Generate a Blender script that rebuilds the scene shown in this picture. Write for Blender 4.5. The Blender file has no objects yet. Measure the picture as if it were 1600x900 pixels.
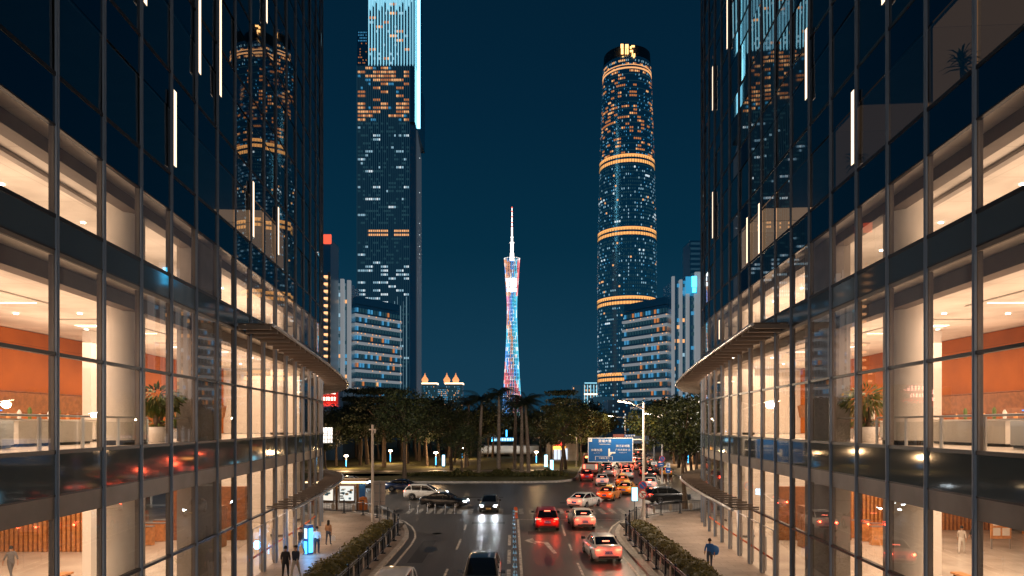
import bpy, math, random
from mathutils import Vector, Matrix, noise
R = math.radians
rnd = random.Random(7)
SC = bpy.context.scene
COL = SC.collection
# ------------------------------------------------------------------ camera
CH = 8.15                                   # footbridge eye height (m)
cam_d = bpy.data.cameras.new('camera'); cam = bpy.data.objects.new('camera', cam_d); COL.objects.link(cam)
cam.location = (0, 0, CH); cam.rotation_euler = (R(90), 0, 0)
cam_d.sensor_width = 36; cam_d.lens = 24.0; cam_d.shift_y = 0.1334
cam_d.clip_start = 0.2; cam_d.clip_end = 9000
SC.camera = cam
# ------------------------------------------------------------------ night sky
W = bpy.data.worlds.new('World'); SC.world = W; W.use_nodes = True
nt = W.node_tree; nt.nodes.clear()
wo = nt.nodes.new('ShaderNodeOutputWorld'); bg = nt.nodes.new('ShaderNodeBackground')
tc = nt.nodes.new('ShaderNodeTexCoord'); sp = nt.nodes.new('ShaderNodeSeparateXYZ'); rp = nt.nodes.new('ShaderNodeValToRGB')
nt.links.new(tc.outputs['Generated'], sp.inputs[0]); nt.links.new(sp.outputs['Z'], rp.inputs[0])
el = rp.color_ramp.elements
el[0].position = 0.0; el[0].color = (0.0085, 0.046, 0.084, 1)
el[1].position = 0.62; el[1].color = (0.0009, 0.0125, 0.029, 1)
for p_, c_ in ((0.10, (0.0060, 0.041, 0.077, 1)), (0.25, (0.0018, 0.027, 0.055, 1)), (0.42, (0.0011, 0.0185, 0.042, 1))):
    e_ = el.new(p_); e_.color = c_
nt.links.new(rp.outputs[0], bg.inputs[0]); bg.inputs[1].default_value = 1.0
nt.links.new(bg.outputs[0], wo.inputs[0])
# ------------------------------------------------------------------ render settings / exposure
SC.render.engine = 'CYCLES'
cy = SC.cycles
cy.use_denoising = True
try: cy.denoiser = 'OPENIMAGEDENOISE'
except Exception: pass
cy.max_bounces = 7; cy.diffuse_bounces = 4; cy.glossy_bounces = 4; cy.transparent_max_bounces = 24; cy.transmission_bounces = 2
cy.caustics_reflective = False; cy.caustics_refractive = False
cy.sample_clamp_indirect = 4.0; cy.sample_clamp_direct = 0
vs = SC.view_settings
vs.view_transform = 'Standard'; vs.look = 'None'; vs.gamma = 1.0; vs.use_curve_mapping = False; vs.exposure = 0.0

# ------------------------------------------------------------------ lights: the place's own and unseen added ones
def lamp(kind, name, loc, energy, color, size=0.3, rot=None, size_y=None, spot=None, parent=None):
    d = bpy.data.lights.new(name, kind); d.energy = energy; d.color = color
    if kind == 'AREA':
        d.shape = 'RECTANGLE'; d.size = size; d.size_y = size_y or size
    else:
        d.shadow_soft_size = size
    if kind == 'SPOT' and spot: d.spot_size = R(spot); d.spot_blend = 0.6
    o = bpy.data.objects.new(name, d); COL.objects.link(o); o.location = loc
    if rot: o.rotation_euler = rot
    if parent: o.parent = parent
    return o

# ------------------------------------------------------------------ materials
MATS = {}
def mat(name, col=(.5, .5, .5), rough=.5, metal=0., spec=.5, var=0., vscale=4., bump=0., bscale=30., coat=0., col2=None):
    if name in MATS: return MATS[name]
    m = bpy.data.materials.new(name); m.use_nodes = True; t = m.node_tree; b = t.nodes['Principled BSDF']
    b.inputs['Base Color'].default_value = (*col, 1); b.inputs['Roughness'].default_value = rough
    b.inputs['Metallic'].default_value = metal; b.inputs['Specular IOR Level'].default_value = spec
    if coat: b.inputs['Coat Weight'].default_value = coat; b.inputs['Coat Roughness'].default_value = .04
    if var or col2:
        n = t.nodes.new('ShaderNodeTexNoise'); n.inputs['Scale'].default_value = vscale; n.inputs['Detail'].default_value = 5
        g = t.nodes.new('ShaderNodeTexCoord'); t.links.new(g.outputs['Object'], n.inputs['Vector'])
        r_ = t.nodes.new('ShaderNodeValToRGB'); t.links.new(n.outputs['Fac'], r_.inputs[0])
        c2 = col2 or tuple(c * (1 + var) for c in col); c1 = col if col2 else tuple(c * (1 - var) for c in col)
        r_.color_ramp.elements[0].position = .36; r_.color_ramp.elements[1].position = .64
        r_.color_ramp.elements[0].color = (*c1, 1); r_.color_ramp.elements[1].color = (*c2, 1)
        t.links.new(r_.outputs[0], b.inputs['Base Color'])
    if bump:
        n2 = t.nodes.new('ShaderNodeTexNoise'); n2.inputs['Scale'].default_value = bscale; n2.inputs['Detail'].default_value = 3
        g2 = t.nodes.new('ShaderNodeTexCoord'); t.links.new(g2.outputs['Object'], n2.inputs['Vector'])
        bm_ = t.nodes.new('ShaderNodeBump'); bm_.inputs['Strength'].default_value = bump; bm_.inputs['Distance'].default_value = .02
        t.links.new(n2.outputs['Fac'], bm_.inputs['Height']); t.links.new(bm_.outputs[0], b.inputs['Normal'])
    MATS[name] = m; return m
def emit(name, col, strength, sample=True):
    if name in MATS: return MATS[name]
    m = bpy.data.materials.new(name); m.use_nodes = True; t = m.node_tree; b = t.nodes['Principled BSDF']
    b.inputs['Base Color'].default_value = (.02, .02, .02, 1); b.inputs['Roughness'].default_value = .4
    b.inputs['Emission Color'].default_value = (*col, 1); b.inputs['Emission Strength'].default_value = strength
    if not sample: m.cycles.emission_sampling = 'NONE'
    MATS[name] = m; return m
def glass(name, tint, f0, gl=(1, 1, 1)):
    """thin architectural glass: see-through, with a mirror share that rises towards grazing angles"""
    m = bpy.data.materials.new(name); m.use_nodes = True; t = m.node_tree; t.nodes.clear()
    N = t.nodes.new; L = t.links.new
    out = N('ShaderNodeOutputMaterial'); mix = N('ShaderNodeMixShader'); tr = N('ShaderNodeBsdfTransparent'); go = N('ShaderNodeBsdfGlossy')
    tr.inputs[0].default_value = (*tint, 1); go.inputs[0].default_value = (*gl, 1); go.inputs['Roughness'].default_value = .004
    ge = N('ShaderNodeNewGeometry'); d = N('ShaderNodeVectorMath'); d.operation = 'DOT_PRODUCT'
    L(ge.outputs['Incoming'], d.inputs[0]); L(ge.outputs['Normal'], d.inputs[1])
    a = N('ShaderNodeMath'); a.operation = 'ABSOLUTE'; L(d.outputs['Value'], a.inputs[0])
    s = N('ShaderNodeMath'); s.operation = 'SUBTRACT'; s.inputs[0].default_value = 1; L(a.outputs[0], s.inputs[1])
    p = N('ShaderNodeMath'); p.operation = 'POWER'; p.inputs[1].default_value = 4.2; L(s.outputs[0], p.inputs[0])
    q = N('ShaderNodeMath'); q.operation = 'MULTIPLY_ADD'; q.inputs[1].default_value = .92 - f0; q.inputs[2].default_value = f0; L(p.outputs[0], q.inputs[0])
    L(q.outputs[0], mix.inputs[0]); L(tr.outputs[0], mix.inputs[1]); L(go.outputs[0], mix.inputs[2]); L(mix.outputs[0], out.inputs[0])
    MATS[name] = m; return m
def tiles(name, c1, c2, mortar, scale, bw, rh, rough=.5, rot=0., off=.5, ms=.012, axes=None):
    m = bpy.data.materials.new(name); m.use_nodes = True; t = m.node_tree; b = t.nodes['Principled BSDF']
    g = t.nodes.new('ShaderNodeTexCoord'); mp = t.nodes.new('ShaderNodeMapping'); k = t.nodes.new('ShaderNodeTexBrick')
    t.links.new(g.outputs['Object'], mp.inputs[0]); mp.inputs['Rotation'].default_value = axes or (0, 0, rot); t.links.new(mp.outputs[0], k.inputs['Vector'])
    k.inputs['Color1'].default_value = (*c1, 1); k.inputs['Color2'].default_value = (*c2, 1); k.inputs['Mortar'].default_value = (*mortar, 1)
    k.inputs['Scale'].default_value = scale; k.inputs['Brick Width'].default_value = bw; k.inputs['Row Height'].default_value = rh
    k.inputs['Mortar Size'].default_value = ms; k.offset = off
    n = t.nodes.new('ShaderNodeTexNoise'); n.inputs['Scale'].default_value = .35; n.inputs['Detail'].default_value = 6; t.links.new(g.outputs['Object'], n.inputs['Vector'])
    x = t.nodes.new('ShaderNodeMix'); x.data_type = 'RGBA'; x.blend_type = 'MULTIPLY'; x.inputs[0].default_value = .7
    r_ = t.nodes.new('ShaderNodeValToRGB'); r_.color_ramp.elements[0].color = (.5, .48, .46, 1); r_.color_ramp.elements[1].color = (1, 1, 1, 1)
    r_.color_ramp.elements[0].position = .32; r_.color_ramp.elements[1].position = .62
    t.links.new(n.outputs['Fac'], r_.inputs[0]); t.links.new(k.outputs['Color'], x.inputs[6]); t.links.new(r_.outputs[0], x.inputs[7])
    t.links.new(x.outputs[2], b.inputs['Base Color']); b.inputs['Roughness'].default_value = rough
    MATS[name] = m; return m

def asphalt_mat():
    m = bpy.data.materials.new('asphalt'); m.use_nodes = True; t = m.node_tree; b = t.nodes['Principled BSDF']
    g = t.nodes.new('ShaderNodeTexCoord')
    def nz(s, d=4, sx=1, sy=1):
        mp = t.nodes.new('ShaderNodeMapping'); mp.inputs['Scale'].default_value = (sx, sy, 1); t.links.new(g.outputs['Object'], mp.inputs[0])
        n = t.nodes.new('ShaderNodeTexNoise'); n.inputs['Scale'].default_value = s; n.inputs['Detail'].default_value = d; t.links.new(mp.outputs[0], n.inputs['Vector']); return n
    a = nz(14, 6); w = nz(.9, 4, 1, .06)
    r_ = t.nodes.new('ShaderNodeValToRGB'); r_.color_ramp.elements[0].color = (.062, .055, .050, 1); r_.color_ramp.elements[1].color = (.140, .125, .112, 1)
    r_.color_ramp.elements[0].position = .35; r_.color_ramp.elements[1].position = .7; t.links.new(a.outputs['Fac'], r_.inputs[0])
    x = t.nodes.new('ShaderNodeMix'); x.data_type = 'RGBA'; x.blend_type = 'MULTIPLY'; x.inputs[0].default_value = .55
    r2 = t.nodes.new('ShaderNodeValToRGB'); r2.color_ramp.elements[0].position = .35; r2.color_ramp.elements[1].position = .65
    r2.color_ramp.elements[0].color = (.55, .55, .55, 1); t.links.new(w.outputs['Fac'], r2.inputs[0])
    t.links.new(r_.outputs[0], x.inputs[6]); t.links.new(r2.outputs[0], x.inputs[7]); t.links.new(x.outputs[2], b.inputs['Base Color'])
    b.inputs['Roughness'].default_value = .40
    bn = nz(60, 2); bp = t.nodes.new('ShaderNodeBump'); bp.inputs['Strength'].default_value = .35; bp.inputs['Distance'].default_value = .01
    t.links.new(bn.outputs['Fac'], bp.inputs['Height']); t.links.new(bp.outputs[0], b.inputs['Normal'])
    MATS['asphalt'] = m; return m
def wood_mat(name, c1, c2, axes=(0, 0, 0), bw=2.4, rh=1.2, rough=.35):
    m = tiles(name, c1, c2, tuple(c * .35 for c in c1), 1, bw, rh, rough, axes=axes, off=.0, ms=.006)
    return m

asphalt_mat()
mat('paint_white', (.50, .47, .43), .55, var=.45, vscale=3.5)
mat('paint_worn', (.30, .28, .255), .55, var=.45, vscale=2.2)
mat('paint_yellow', (.75, .55, .2), .5, var=.2, vscale=6)
mat('kerb', (.42, .39, .36), .7, var=.2, vscale=2.5)
tiles('paving', (.36, .29, .24), (.28, .225, .19), (.10, .085, .075), 1, 1.2, .6, .55)
mat('earth', (.045, .035, .025), .95, var=.4, vscale=3)
mat('grass', (.065, .068, .012), .9, col2=(.11, .10, .022), vscale=5, bump=1., bscale=40)
mat('leaf_a', (.048, .064, .018), .6); mat('leaf_b', (.078, .092, .024), .6); mat('leaf_c', (.026, .042, .016), .6)
mat('leaf_room', (.10, .15, .03), .5); mat('leaf_dark', (.024, .032, .015), .6); mat('leaf_yellow', (.16, .14, .025), .6)
mat('hedge_a', (.12, .10, .018), .6); mat('hedge_b', (.07, .065, .015), .6); mat('hedge_c', (.18, .15, .03), .6)
mat('bark', (.12, .085, .06), .9, var=.3, vscale=8, bump=.6); mat('palm_bark', (.24, .19, .15), .85, var=.25, vscale=5, bump=.5)
mat('steel', (.42, .43, .45), .35, .85); mat('steel_pale', (.6, .58, .56), .4, .3); mat('metal_dark', (.035, .037, .042), .4, .6)
mat('mullion', (.15, .20, .28), .42, .1); mat('fin_inner', (.19, .16, .14), .6, var=.06, vscale=2)
mat('black', (.012, .012, .013), .5); mat('rubber', (.018, .018, .018), .85)
mat('plaster', (.78, .74, .69), .7, var=.03, vscale=1.5); mat('plaster_grey', (.34, .31, .29), .7, var=.1, vscale=1.2)
tiles('ceiling', (.82, .78, .73), (.80, .76, .71), (.52, .48, .44), 1, 2.4, 2.4, .8, off=0, ms=.01); tiles('floor_stone', (.76, .71, .64), (.72, .67, .60), (.46, .42, .37), 1, 1.2, 1.2, .25, off=0, ms=.006)
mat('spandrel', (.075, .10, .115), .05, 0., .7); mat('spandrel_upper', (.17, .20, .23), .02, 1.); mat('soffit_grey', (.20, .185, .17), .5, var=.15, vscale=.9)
mat('dark_room', (.035, .045, .052), .7, var=.25, vscale=.7); mat('concrete', (.3, .29, .28), .8, var=.15, vscale=.6)
mat('blind', (.10, .105, .11), .8)
glass('pane', (.88, .90, .90), .095); glass('pane_upper', (.40, .47, .50), .22)
wood_mat('wood_wall', (.47, .130, .012), (.38, .098, .008), axes=(R(90), 0, R(90)), rough=.6)
MATS['wood_wall'].node_tree.nodes['Principled BSDF'].inputs['Specular IOR Level'].default_value = .25
mat('wood_slat', (.62, .28, .10), .5, var=.2, vscale=5); mat('wood_dark', (.26, .10, .035), .5, var=.2, vscale=5)
mat('white_gloss', (.82, .79, .75), .25); mat('canopy_glass', (.13, .10, .08), .12, 0, .6, var=.12, vscale=1.5)
mat('canopy_beam', (.15, .12, .10), .5, .1)
emit('led_warm', (1, .70, .46), 2.4); emit('cove', (1, .78, .55), 5, False); emit('downlight', (1, .85, .68), 14, False)
emit('screen_blue', (.05, .3, 1), 2.2, False); emit('kiosk_blue', (.05, .45, 1), 5); emit('kiosk_white', (.45, .80, 1), 2.6)
emit('ad_warm', (1, .86, .66), 1.0); emit('ad_cool', (.75, .9, 1), .9); emit('strip_warm', (1, .68, .36), 8)
emit('lamp_warm', (1, .72, .45), 26, False); emit('lamp_white', (.9, .95, 1), 22, False)
# ------------------------------------------------------------------ mesh helpers
class MB:
    def __init__(s): s.v = []; s.f = []; s.m = []; s.sm = []
    def add(s, vs_, fs, mi=0, sm=False):
        o = len(s.v); s.v += [tuple(p) for p in vs_]
        for f in fs: s.f.append(tuple(i + o for i in f)); s.m.append(mi); s.sm.append(sm)
        return s
    def quad(s, a, b, c, d, mi=0): return s.add((a, b, c, d), ((0, 1, 2, 3),), mi)
    def box(s, c, d, rz=0., mi=0, M=None):
        x, y, z = (k / 2 for k in d); pts = [Vector((sx * x, sy * y, sz * z)) for sz in (-1, 1) for sx, sy in ((-1, -1), (1, -1), (1, 1), (-1, 1))]
        if M is not None: pts = [M @ p for p in pts]
        elif rz: pts = [Matrix.Rotation(rz, 3, 'Z') @ p for p in pts]
        c = Vector(c); pts = [p + c for p in pts]
        return s.add(pts, ((3, 2, 1, 0), (4, 5, 6, 7), (0, 1, 5, 4), (1, 2, 6, 5), (2, 3, 7, 6), (3, 0, 4, 7)), mi)
    def tube(s, pts, r, n=8, mi=0, cap=True, sm=True):
        pts = [Vector(p) for p in pts]; rs = r if isinstance(r, (list, tuple)) else [r] * len(pts); V = []; Fs = []; up = None
        for i, p in enumerate(pts):
            t = (pts[min(i + 1, len(pts) - 1)] - pts[max(i - 1, 0)]).normalized()
            if up is None: up = Vector((0, 0, 1)) if abs(t.z) < .9 else Vector((1, 0, 0))
            a = t.cross(up)
            if a.length < 1e-4: a = t.orthogonal()
            a.normalize(); b = a.cross(t).normalized(); up = b
            for k in range(n):
                an = 2 * math.pi * k / n; V.append(p + (a * math.cos(an) + b * math.sin(an)) * rs[i])
        for i in range(len(pts) - 1):
            for k in range(n):
                k2 = (k + 1) % n; Fs.append((i * n + k, i * n + k2, (i + 1) * n + k2, (i + 1) * n + k))
        s.add(V, Fs, mi, sm)
        if cap:
            s.add(V[:n], (tuple(range(n))[::-1],), mi); s.add(V[-n:], (tuple(range(n)),), mi)
        return s
    def lathe(s, prof, n=20, c=(0, 0, 0), mi=0, sm=True, sy=1.):
        V = []; Fs = []; c = Vector(c)
        for r, z in prof:
            for k in range(n):
                a = 2 * math.pi * k / n; V.append(c + Vector((r * math.cos(a), r * sy * math.sin(a), z)))
        for i in range(len(prof) - 1):
            for k in range(n):
                k2 = (k + 1) % n; Fs.append((i * n + k, i * n + k2, (i + 1) * n + k2, (i + 1) * n + k))
        s.add(V, Fs, mi, sm)
        for i in (0, len(prof) - 1):
            if prof[i][0] > 1e-4: s.add(V[i * n:(i + 1) * n], (tuple(range(n)) if i else tuple(range(n))[::-1],), mi)
        return s
    def prism(s, poly, z0, z1, mi=0, mt=None, mb=None):
        n = len(poly); V = [(x, y, z0) for x, y in poly] + [(x, y, z1) for x, y in poly]
        s.add(V, [(i, (i + 1) % n, n + (i + 1) % n, n + i) for i in range(n)], mi)
        s.add(V[n:], (tuple(range(n)),), mi if mt is None else mt); s.add(V[:n], (tuple(range(n))[::-1],), mi if mb is None else mb); return s
    def build(s, name, mats, parent=None, local=False):
        """one mesh object; verts are in the world unless local=True"""
        me = bpy.data.meshes.new(name); off = Vector((0, 0, 0))
        if parent is not None and not local:
            q = parent
            while q is not None: off = off + q.location; q = q.parent
        me.from_pydata([tuple(Vector(p) - off) for p in s.v], [], s.f)
        mats = mats if isinstance(mats, (list, tuple)) else [mats]
        for m_ in mats: me.materials.append(MATS[m_] if isinstance(m_, str) else m_)
        if len(mats) > 1: me.polygons.foreach_set('material_index', s.m)
        me.polygons.foreach_set('use_smooth', s.sm); me.update()
        o = bpy.data.objects.new(name, me); COL.objects.link(o)
        if parent is not None: o.parent = parent
        return o
def thing(name, label, cat, loc=(0, 0, 0), rz=0., group=None):
    o = bpy.data.objects.new(name, None); COL.objects.link(o); o.location = loc; o.rotation_euler = (0, 0, rz); o.empty_display_size = .2
    o['label'] = label; o['category'] = cat
    if group: o['group'] = group
    return o
def tag(o, label, cat, group=None, kind=None):
    o['label'] = label; o['category'] = cat
    if group: o['group'] = group
    if kind: o['kind'] = kind
    return o
def struct(o): o['kind'] = 'structure'; return o
KIDS = {}
def dup(root, loc, rz=None, label=None, group=None, scale=None):
    """a copy of a thing with copies of its parts and their parts"""
    def rec(o, par):
        c = o.copy(); COL.objects.link(c)
        if par is not None: c.parent = par
        for ch in list(o.children): rec(ch, c)
        return c
    c = rec(root, None); c.location = loc
    if rz is not None: c.rotation_euler = (0, 0, rz)
    if scale: c.scale = (scale,) * 3 if not isinstance(scale, tuple) else scale
    if label: c['label'] = label
    if group: c['group'] = group
    return c
def text(body, size, name, material, parent, loc, rot=(R(90), 0, 0), extrude=.004, align='CENTER', sx=1., local=True):
    cu = bpy.data.curves.new(name, 'FONT'); cu.body = body; cu.size = size; cu.align_x = align; cu.align_y = 'CENTER'; cu.extrude = extrude
    cu.resolution_u = 2
    t = bpy.data.objects.new(name + '_tmp', cu); COL.objects.link(t)
    dg = bpy.context.evaluated_depsgraph_get(); me = bpy.data.meshes.new_from_object(t.evaluated_get(dg))
    bpy.data.objects.remove(t); me.name = name
    Mx = Matrix.Translation(Vector(loc)) @ (Matrix.Rotation(rot[2], 4, 'Z') @ Matrix.Rotation(rot[1], 4, 'Y') @ Matrix.Rotation(rot[0], 4, 'X')) @ Matrix.Diagonal((sx, 1, 1, 1))
    me.transform(Mx); me.materials.clear(); me.materials.append(MATS[material])
    o = bpy.data.objects.new(name, me); COL.objects.link(o); o.parent = parent
    return o
def px(u, Y): return (u - 800) * Y / 1067.           # photograph column at a known distance -> metres to the side
def pz(v, Y): return CH - (v - 663.5) * Y / 1067.    # photograph row at a known distance -> height
# ------------------------------------------------------------------ ground, roads, pavements
g = MB(); g.quad((-5000, -400, -.03), (5000, -400, -.03), (5000, 7000, -.03), (-5000, 7000, -.03))
struct(g.build('ground', 'earth'))
g = MB(); g.quad((-160, -60, 0), (160, -60, 0), (160, 330, 0), (-160, 330, 0)); struct(g.build('road', 'asphalt'))
def arc(cx, cy_, r, a0, a1, n=8): return [(cx + r * math.cos(R(a0 + (a1 - a0) * i / n)), cy_ + r * math.sin(R(a0 + (a1 - a0) * i / n))) for i in range(n + 1)]
KERB_R = [(7.35, -40), (7.35, 46)] + [(7.45, 49), (7.8, 51.5), (8.5, 54.5), (9.6, 57.6), (11.2, 60.2), (13.3, 62.2), (16, 63.6), (20, 64.5), (28, 65.2), (46, 66), (150, 66)]
def block(name, edge, close, z=.13, mats='paving', kerbw=.3):
    m = MB(); m.prism(edge + close, -.02, z); struct(m.build(name, mats))
def kerb_strip(name, edge, z, w=.28, side=1):
    m = MB()
    for i in range(len(edge) - 1):
        (x0, y0), (x1, y1) = edge[i], edge[i + 1]; dx, dy = x1 - x0, y1 - y0; l = math.hypot(dx, dy); nx, ny = -dy / l * side, dx / l * side
        a, b = (x0 - nx * .02, y0 - ny * .02), (x1 - nx * .02, y1 - ny * .02); c, d = (x1 + nx * w, y1 + ny * w), (x0 + nx * w, y0 + ny * w)
        V = [(*a, 0), (*b, 0), (*c, 0), (*d, 0), (*a, z), (*b, z), (*c, z), (*d, z)]
        m.add(V, ((0, 1, 5, 4), (4, 5, 6, 7), (2, 3, 7, 6)))
    return struct(m.build(name, 'kerb'))
for sx, nm in ((1, 'right'), (-1, 'left')):
    e = [(sx * x, y) for x, y in KERB_R]
    if sx < 0: e_ = e[::-1]
    else: e_ = e
    m = MB(); poly = e + [(sx * 150, -40)]
    if sx < 0: poly = poly[::-1]
    m.prism(poly, -.02, .13); struct(m.build('pavement', 'paving'))
    kerb_strip('kerb', e, .15, side=-1 if sx > 0 else 1)
    # painted edge line following the kerb
    m = MB()
    line = [(sx * (x - .52 if i < 2 else x - .5), y - (0 if i < 6 else .2)) for i, (x, y) in enumerate(KERB_R[:7])]
    for i in range(len(line) - 1):
        (x0, y0), (x1, y1) = line[i], line[i + 1]; m.quad((x0 - .07, y0, .006), (x0 + .07, y0, .006), (x1 + .07, y1, .006), (x1 - .07, y1, .006))
    struct(m.build('edge_line', 'paint_white'))
    # planting bed between the railing and the pavement
    m = MB(); m.box((sx * 9.55, 42, .17), (1.75, 26, .1)); struct(m.build('planting_bed', 'earth'))
# park on the far side of the junction
ISL = [(-150, 98), (-60, 97.5), (-25, 95.8), (-8, 95.0), (3, 95.2)] + [(6.5, 96.2), (8.6, 98.6), (9.7, 102), (10.6, 108), (13.2, 128), (17.6, 160), (24, 205), (34, 290), (38, 330)]
m = MB(); m.prism(ISL + [(-150, 330)], -.02, .22); tag(m.build('lawn', 'grass'), 'lawn of short grass on the planted island', 'grass', kind='stuff')
kerb_strip('kerb', ISL, .26, .35, 1)
FAR = [(150, 95.5), (44, 96), (30, 97), (26.5, 99), (25.5, 103), (27, 118), (31, 150), (37, 200), (46, 270), (54, 330)]
m = MB(); m.prism(FAR + [(150, 330)], -.02, .14); struct(m.build('pavement', 'paving'))
kerb_strip('kerb', FAR, .16, .3, -1)
m = MB()
m.prism([(-150, 113), (-28, 113.5), (8, 117), (9.4, 120.5), (-28, 117), (-150, 117)], .2, .235); struct(m.build('path', 'paving'))
# lane paint -----------------------------------------------------------
m = MB()
def seg(x0, y0, x1, y1, w=.13):
    dx, dy = x1 - x0, y1 - y0; l = math.hypot(dx, dy); nx, ny = -dy / l * w / 2, dx / l * w / 2
    m.quad((x0 - nx, y0 - ny, .005), (x0 + nx, y0 + ny, .005), (x1 + nx, y1 + ny, .005), (x1 - nx, y1 - ny, .005))
for y in (4.5, 14.5, 24.5, 34.5, 44.5): seg(-3.62, y, -3.64, y + 4.1)
seg(-3.68, 52.8, -3.74, 55.6)
for y in (6, 16, 26, 36.2): seg(3.85, y, 3.86, y + 4)
seg(3.86, 44.2, 3.9, 46.6); seg(3.9, 50, 4.05, 55.5)
for y in range(-20, 52, 6): seg(-.18, y, -.18, y + 4.4, .2)
seg(.52, -20, .52, 58.6, .16); seg(.5, 58.6, 9.2, 58.6, .2)
# left-turn arrow
for A in (((2.62, 43.2), (2.86, 43.2), (2.5, 47.2), (2.2, 46.8)), ((2.5, 47.2), (2.2, 46.8), (1.35, 47.4), (1.3, 48.1))):
    m.add([(x, y, .0055) for x, y in A], ((0, 1, 2, 3),))
m.add([(1.65, 46.5, .0055), (1.5, 49.0, .0055), (.85, 48.0, .0055)], ((0, 1, 2),))
struct(m.build('lane_marking', 'paint_white'))
m = MB()
for i in range(22):
    x = -9.6 + i * .95
    if abs(x) < .3: continue
    m.quad((x - .22, 62.4, .005), (x + .22, 62.4, .005), (x + .22, 66.2, .005), (x - .22, 66.2, .005))
for i in range(20):
    y = 66.5 + i * 1.05
    m.quad((-20.5, y, .005), (-15.8, y, .005), (-15.8, y + .45, .005), (-20.5, y + .45, .005))
for i in range(20):
    y = 67.5 + i * 1.05
    m.quad((20, y, .005), (24, y, .005), (24, y + .45, .005), (20, y + .45, .005))
seg(-60, 80.5, -22, 80.5, .15); seg(26, 80.5, 60, 80.5, .15)
for y in range(104, 220, 10):
    for o_ in (-3.3, 0, 3.3):
        cx_ = 18 + (y - 104) * .135 + o_; seg(cx_, y, cx_ + .55, y + 4, .14)
struct(m.build('crosswalk_marking', 'paint_worn'))
# reflecting pool on the lawn
m = MB(); m.lathe([(0, .235), (1, .235)], 36, (0, 0, 0))
for i, p in enumerate(m.v): m.v[i] = (-22.5 + p[0] * 5.2, 107.5 + p[1] * 2.6, p[2] + .03)
mat('water', (.02, .05, .08), .03, 0, .6); struct(m.build('water', 'water'))

# wear of the road: manhole covers, patched trench, oil stains (all thin sheets laid on the asphalt)
mat('asphalt_patch', (.028, .026, .025), .55, var=.25, vscale=9); mat('iron_cover', (.06, .055, .05), .4, .6, bump=.4, bscale=60); mat('oil_stain', (.022, .020, .019), .3, var=.3, vscale=6)
m = MB()
for (x, y) in ((-2.1, 43.5), (-5.6, 51.0), (2.0, 55.2), (5.9, 43.0), (-7.0, 72.0), (4.0, 82.0)):
    m.lathe([(0, 0), (.36, 0)], 20, (x, y, .0035))
struct(m.build('manhole_cover', 'iron_cover'))
m = MB()
for (x0, y0, x1, y1) in ((-6.2, 40.2, -5.3, 47.9), (1.2, 50.6, 3.2, 52.1), (-3.3, 56.0, -.6, 57.2), (5.0, 70.5, 9.6, 71.6), (-9, 76.0, -1, 77.0)):
    m.quad((x0, y0, .0025), (x1, y0, .0025), (x1, y1, .0025), (x0, y1, .0025))
struct(m.build('road_patch', 'asphalt_patch'))
m = MB(); ro = random.Random(3)
for (x, y, a, b) in ((-2.0, 49, .5, 1.6), (-5.3, 44.5, .4, 1.2), (2.2, 40.8, .4, 1.5), (5.7, 48.5, .4, 1.1), (5.5, 36.6, .5, 1.2), (-1.7, 40.5, .35, .9)):
    n = 18; V = [(x, y, .0042)] + [(x + a * math.cos(6.283 * k / n) * ro.uniform(.6, 1.2), y + b * math.sin(6.283 * k / n) * ro.uniform(.6, 1.2), .0042) for k in range(n)]
    m.add(V, [(0, 1 + k, 1 + (k + 1) % n) for k in range(n)])
struct(m.build('oil_stain', 'oil_stain'))
# ------------------------------------------------------------------ the two curved glass office buildings
DS = .25
def heading(s):
    ks = ((-99, .075), (25, .075), (35, .13), (41, .30), (50, .85), (58, 1.57), (99, 1.57))
    for (a, b), (c, d) in zip(ks, ks[1:]):
        if a <= s <= c: return b + (d - b) * (s - a) / (c - a)
CURVE = {}
def _curve():
    x, y = 12.1, 17.8; n = 0
    while n * DS <= 80:
        CURVE[n] = (x, y); h = heading(n * DS + DS / 2); x += math.sin(h) * DS; y += math.cos(h) * DS; n += 1
    x, y = 12.1, 17.8
    for n in range(-1, int(-16 / DS), -1):
        h = heading(n * DS); x -= math.sin(h) * DS; y -= math.cos(h) * DS; CURVE[n] = (x, y)
_curve()
S0, S1, STEP = -14., 66., 2.4
def P(s, d, sx):
    f = s / DS; n = math.floor(f); t = f - n; a = CURVE[n]; b = CURVE[n + 1]; h = heading(s)
    return (sx * (a[0] + (b[0] - a[0]) * t - math.cos(h) * d), a[1] + (b[1] - a[1]) * t + math.sin(h) * d)
def srange(s0, s1, st=1.2):
    n = max(1, round((s1 - s0) / st)); return [s0 + (s1 - s0) * i / n for i in range(n + 1)]
def ribbon(mb, sx, s0, s1, d0, d1, z0, z1, st=1.2, mi=0):
    ss = srange(s0, s1, st); V = []; zf = (lambda z, s: z(s) if callable(z) else z)
    for s in ss:
        a = P(s, d0, sx); b = P(s, d1, sx); V += [(*a, zf(z0, s)), (*b, zf(z0, s)), (*b, zf(z1, s)), (*a, zf(z1, s))]
    Fs = []
    for i in range(len(ss) - 1):
        o = i * 4
        for k in range(4): Fs.append((o + k, o + (k + 1) % 4, o + 4 + (k + 1) % 4, o + 4 + k))
    n = len(V); Fs += [(0, 1, 2, 3), (n - 1, n - 2, n - 3, n - 4)]
    mb.add(V, Fs, mi); return mb
TOP = 55.04
Z2, Z3, Z4 = 7.425, 13.68, 17.44
STOREYS = [(0., 5.68, 7.425), (7.425, 12.66, 13.68), (13.68, 16.09, 17.44)] + [(Z4 + 3.76 * i, Z4 + 3.76 * i + 2.41, Z4 + 3.76 * (i + 1)) for i in range(10)]
PJ = random.Random(99)
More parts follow.
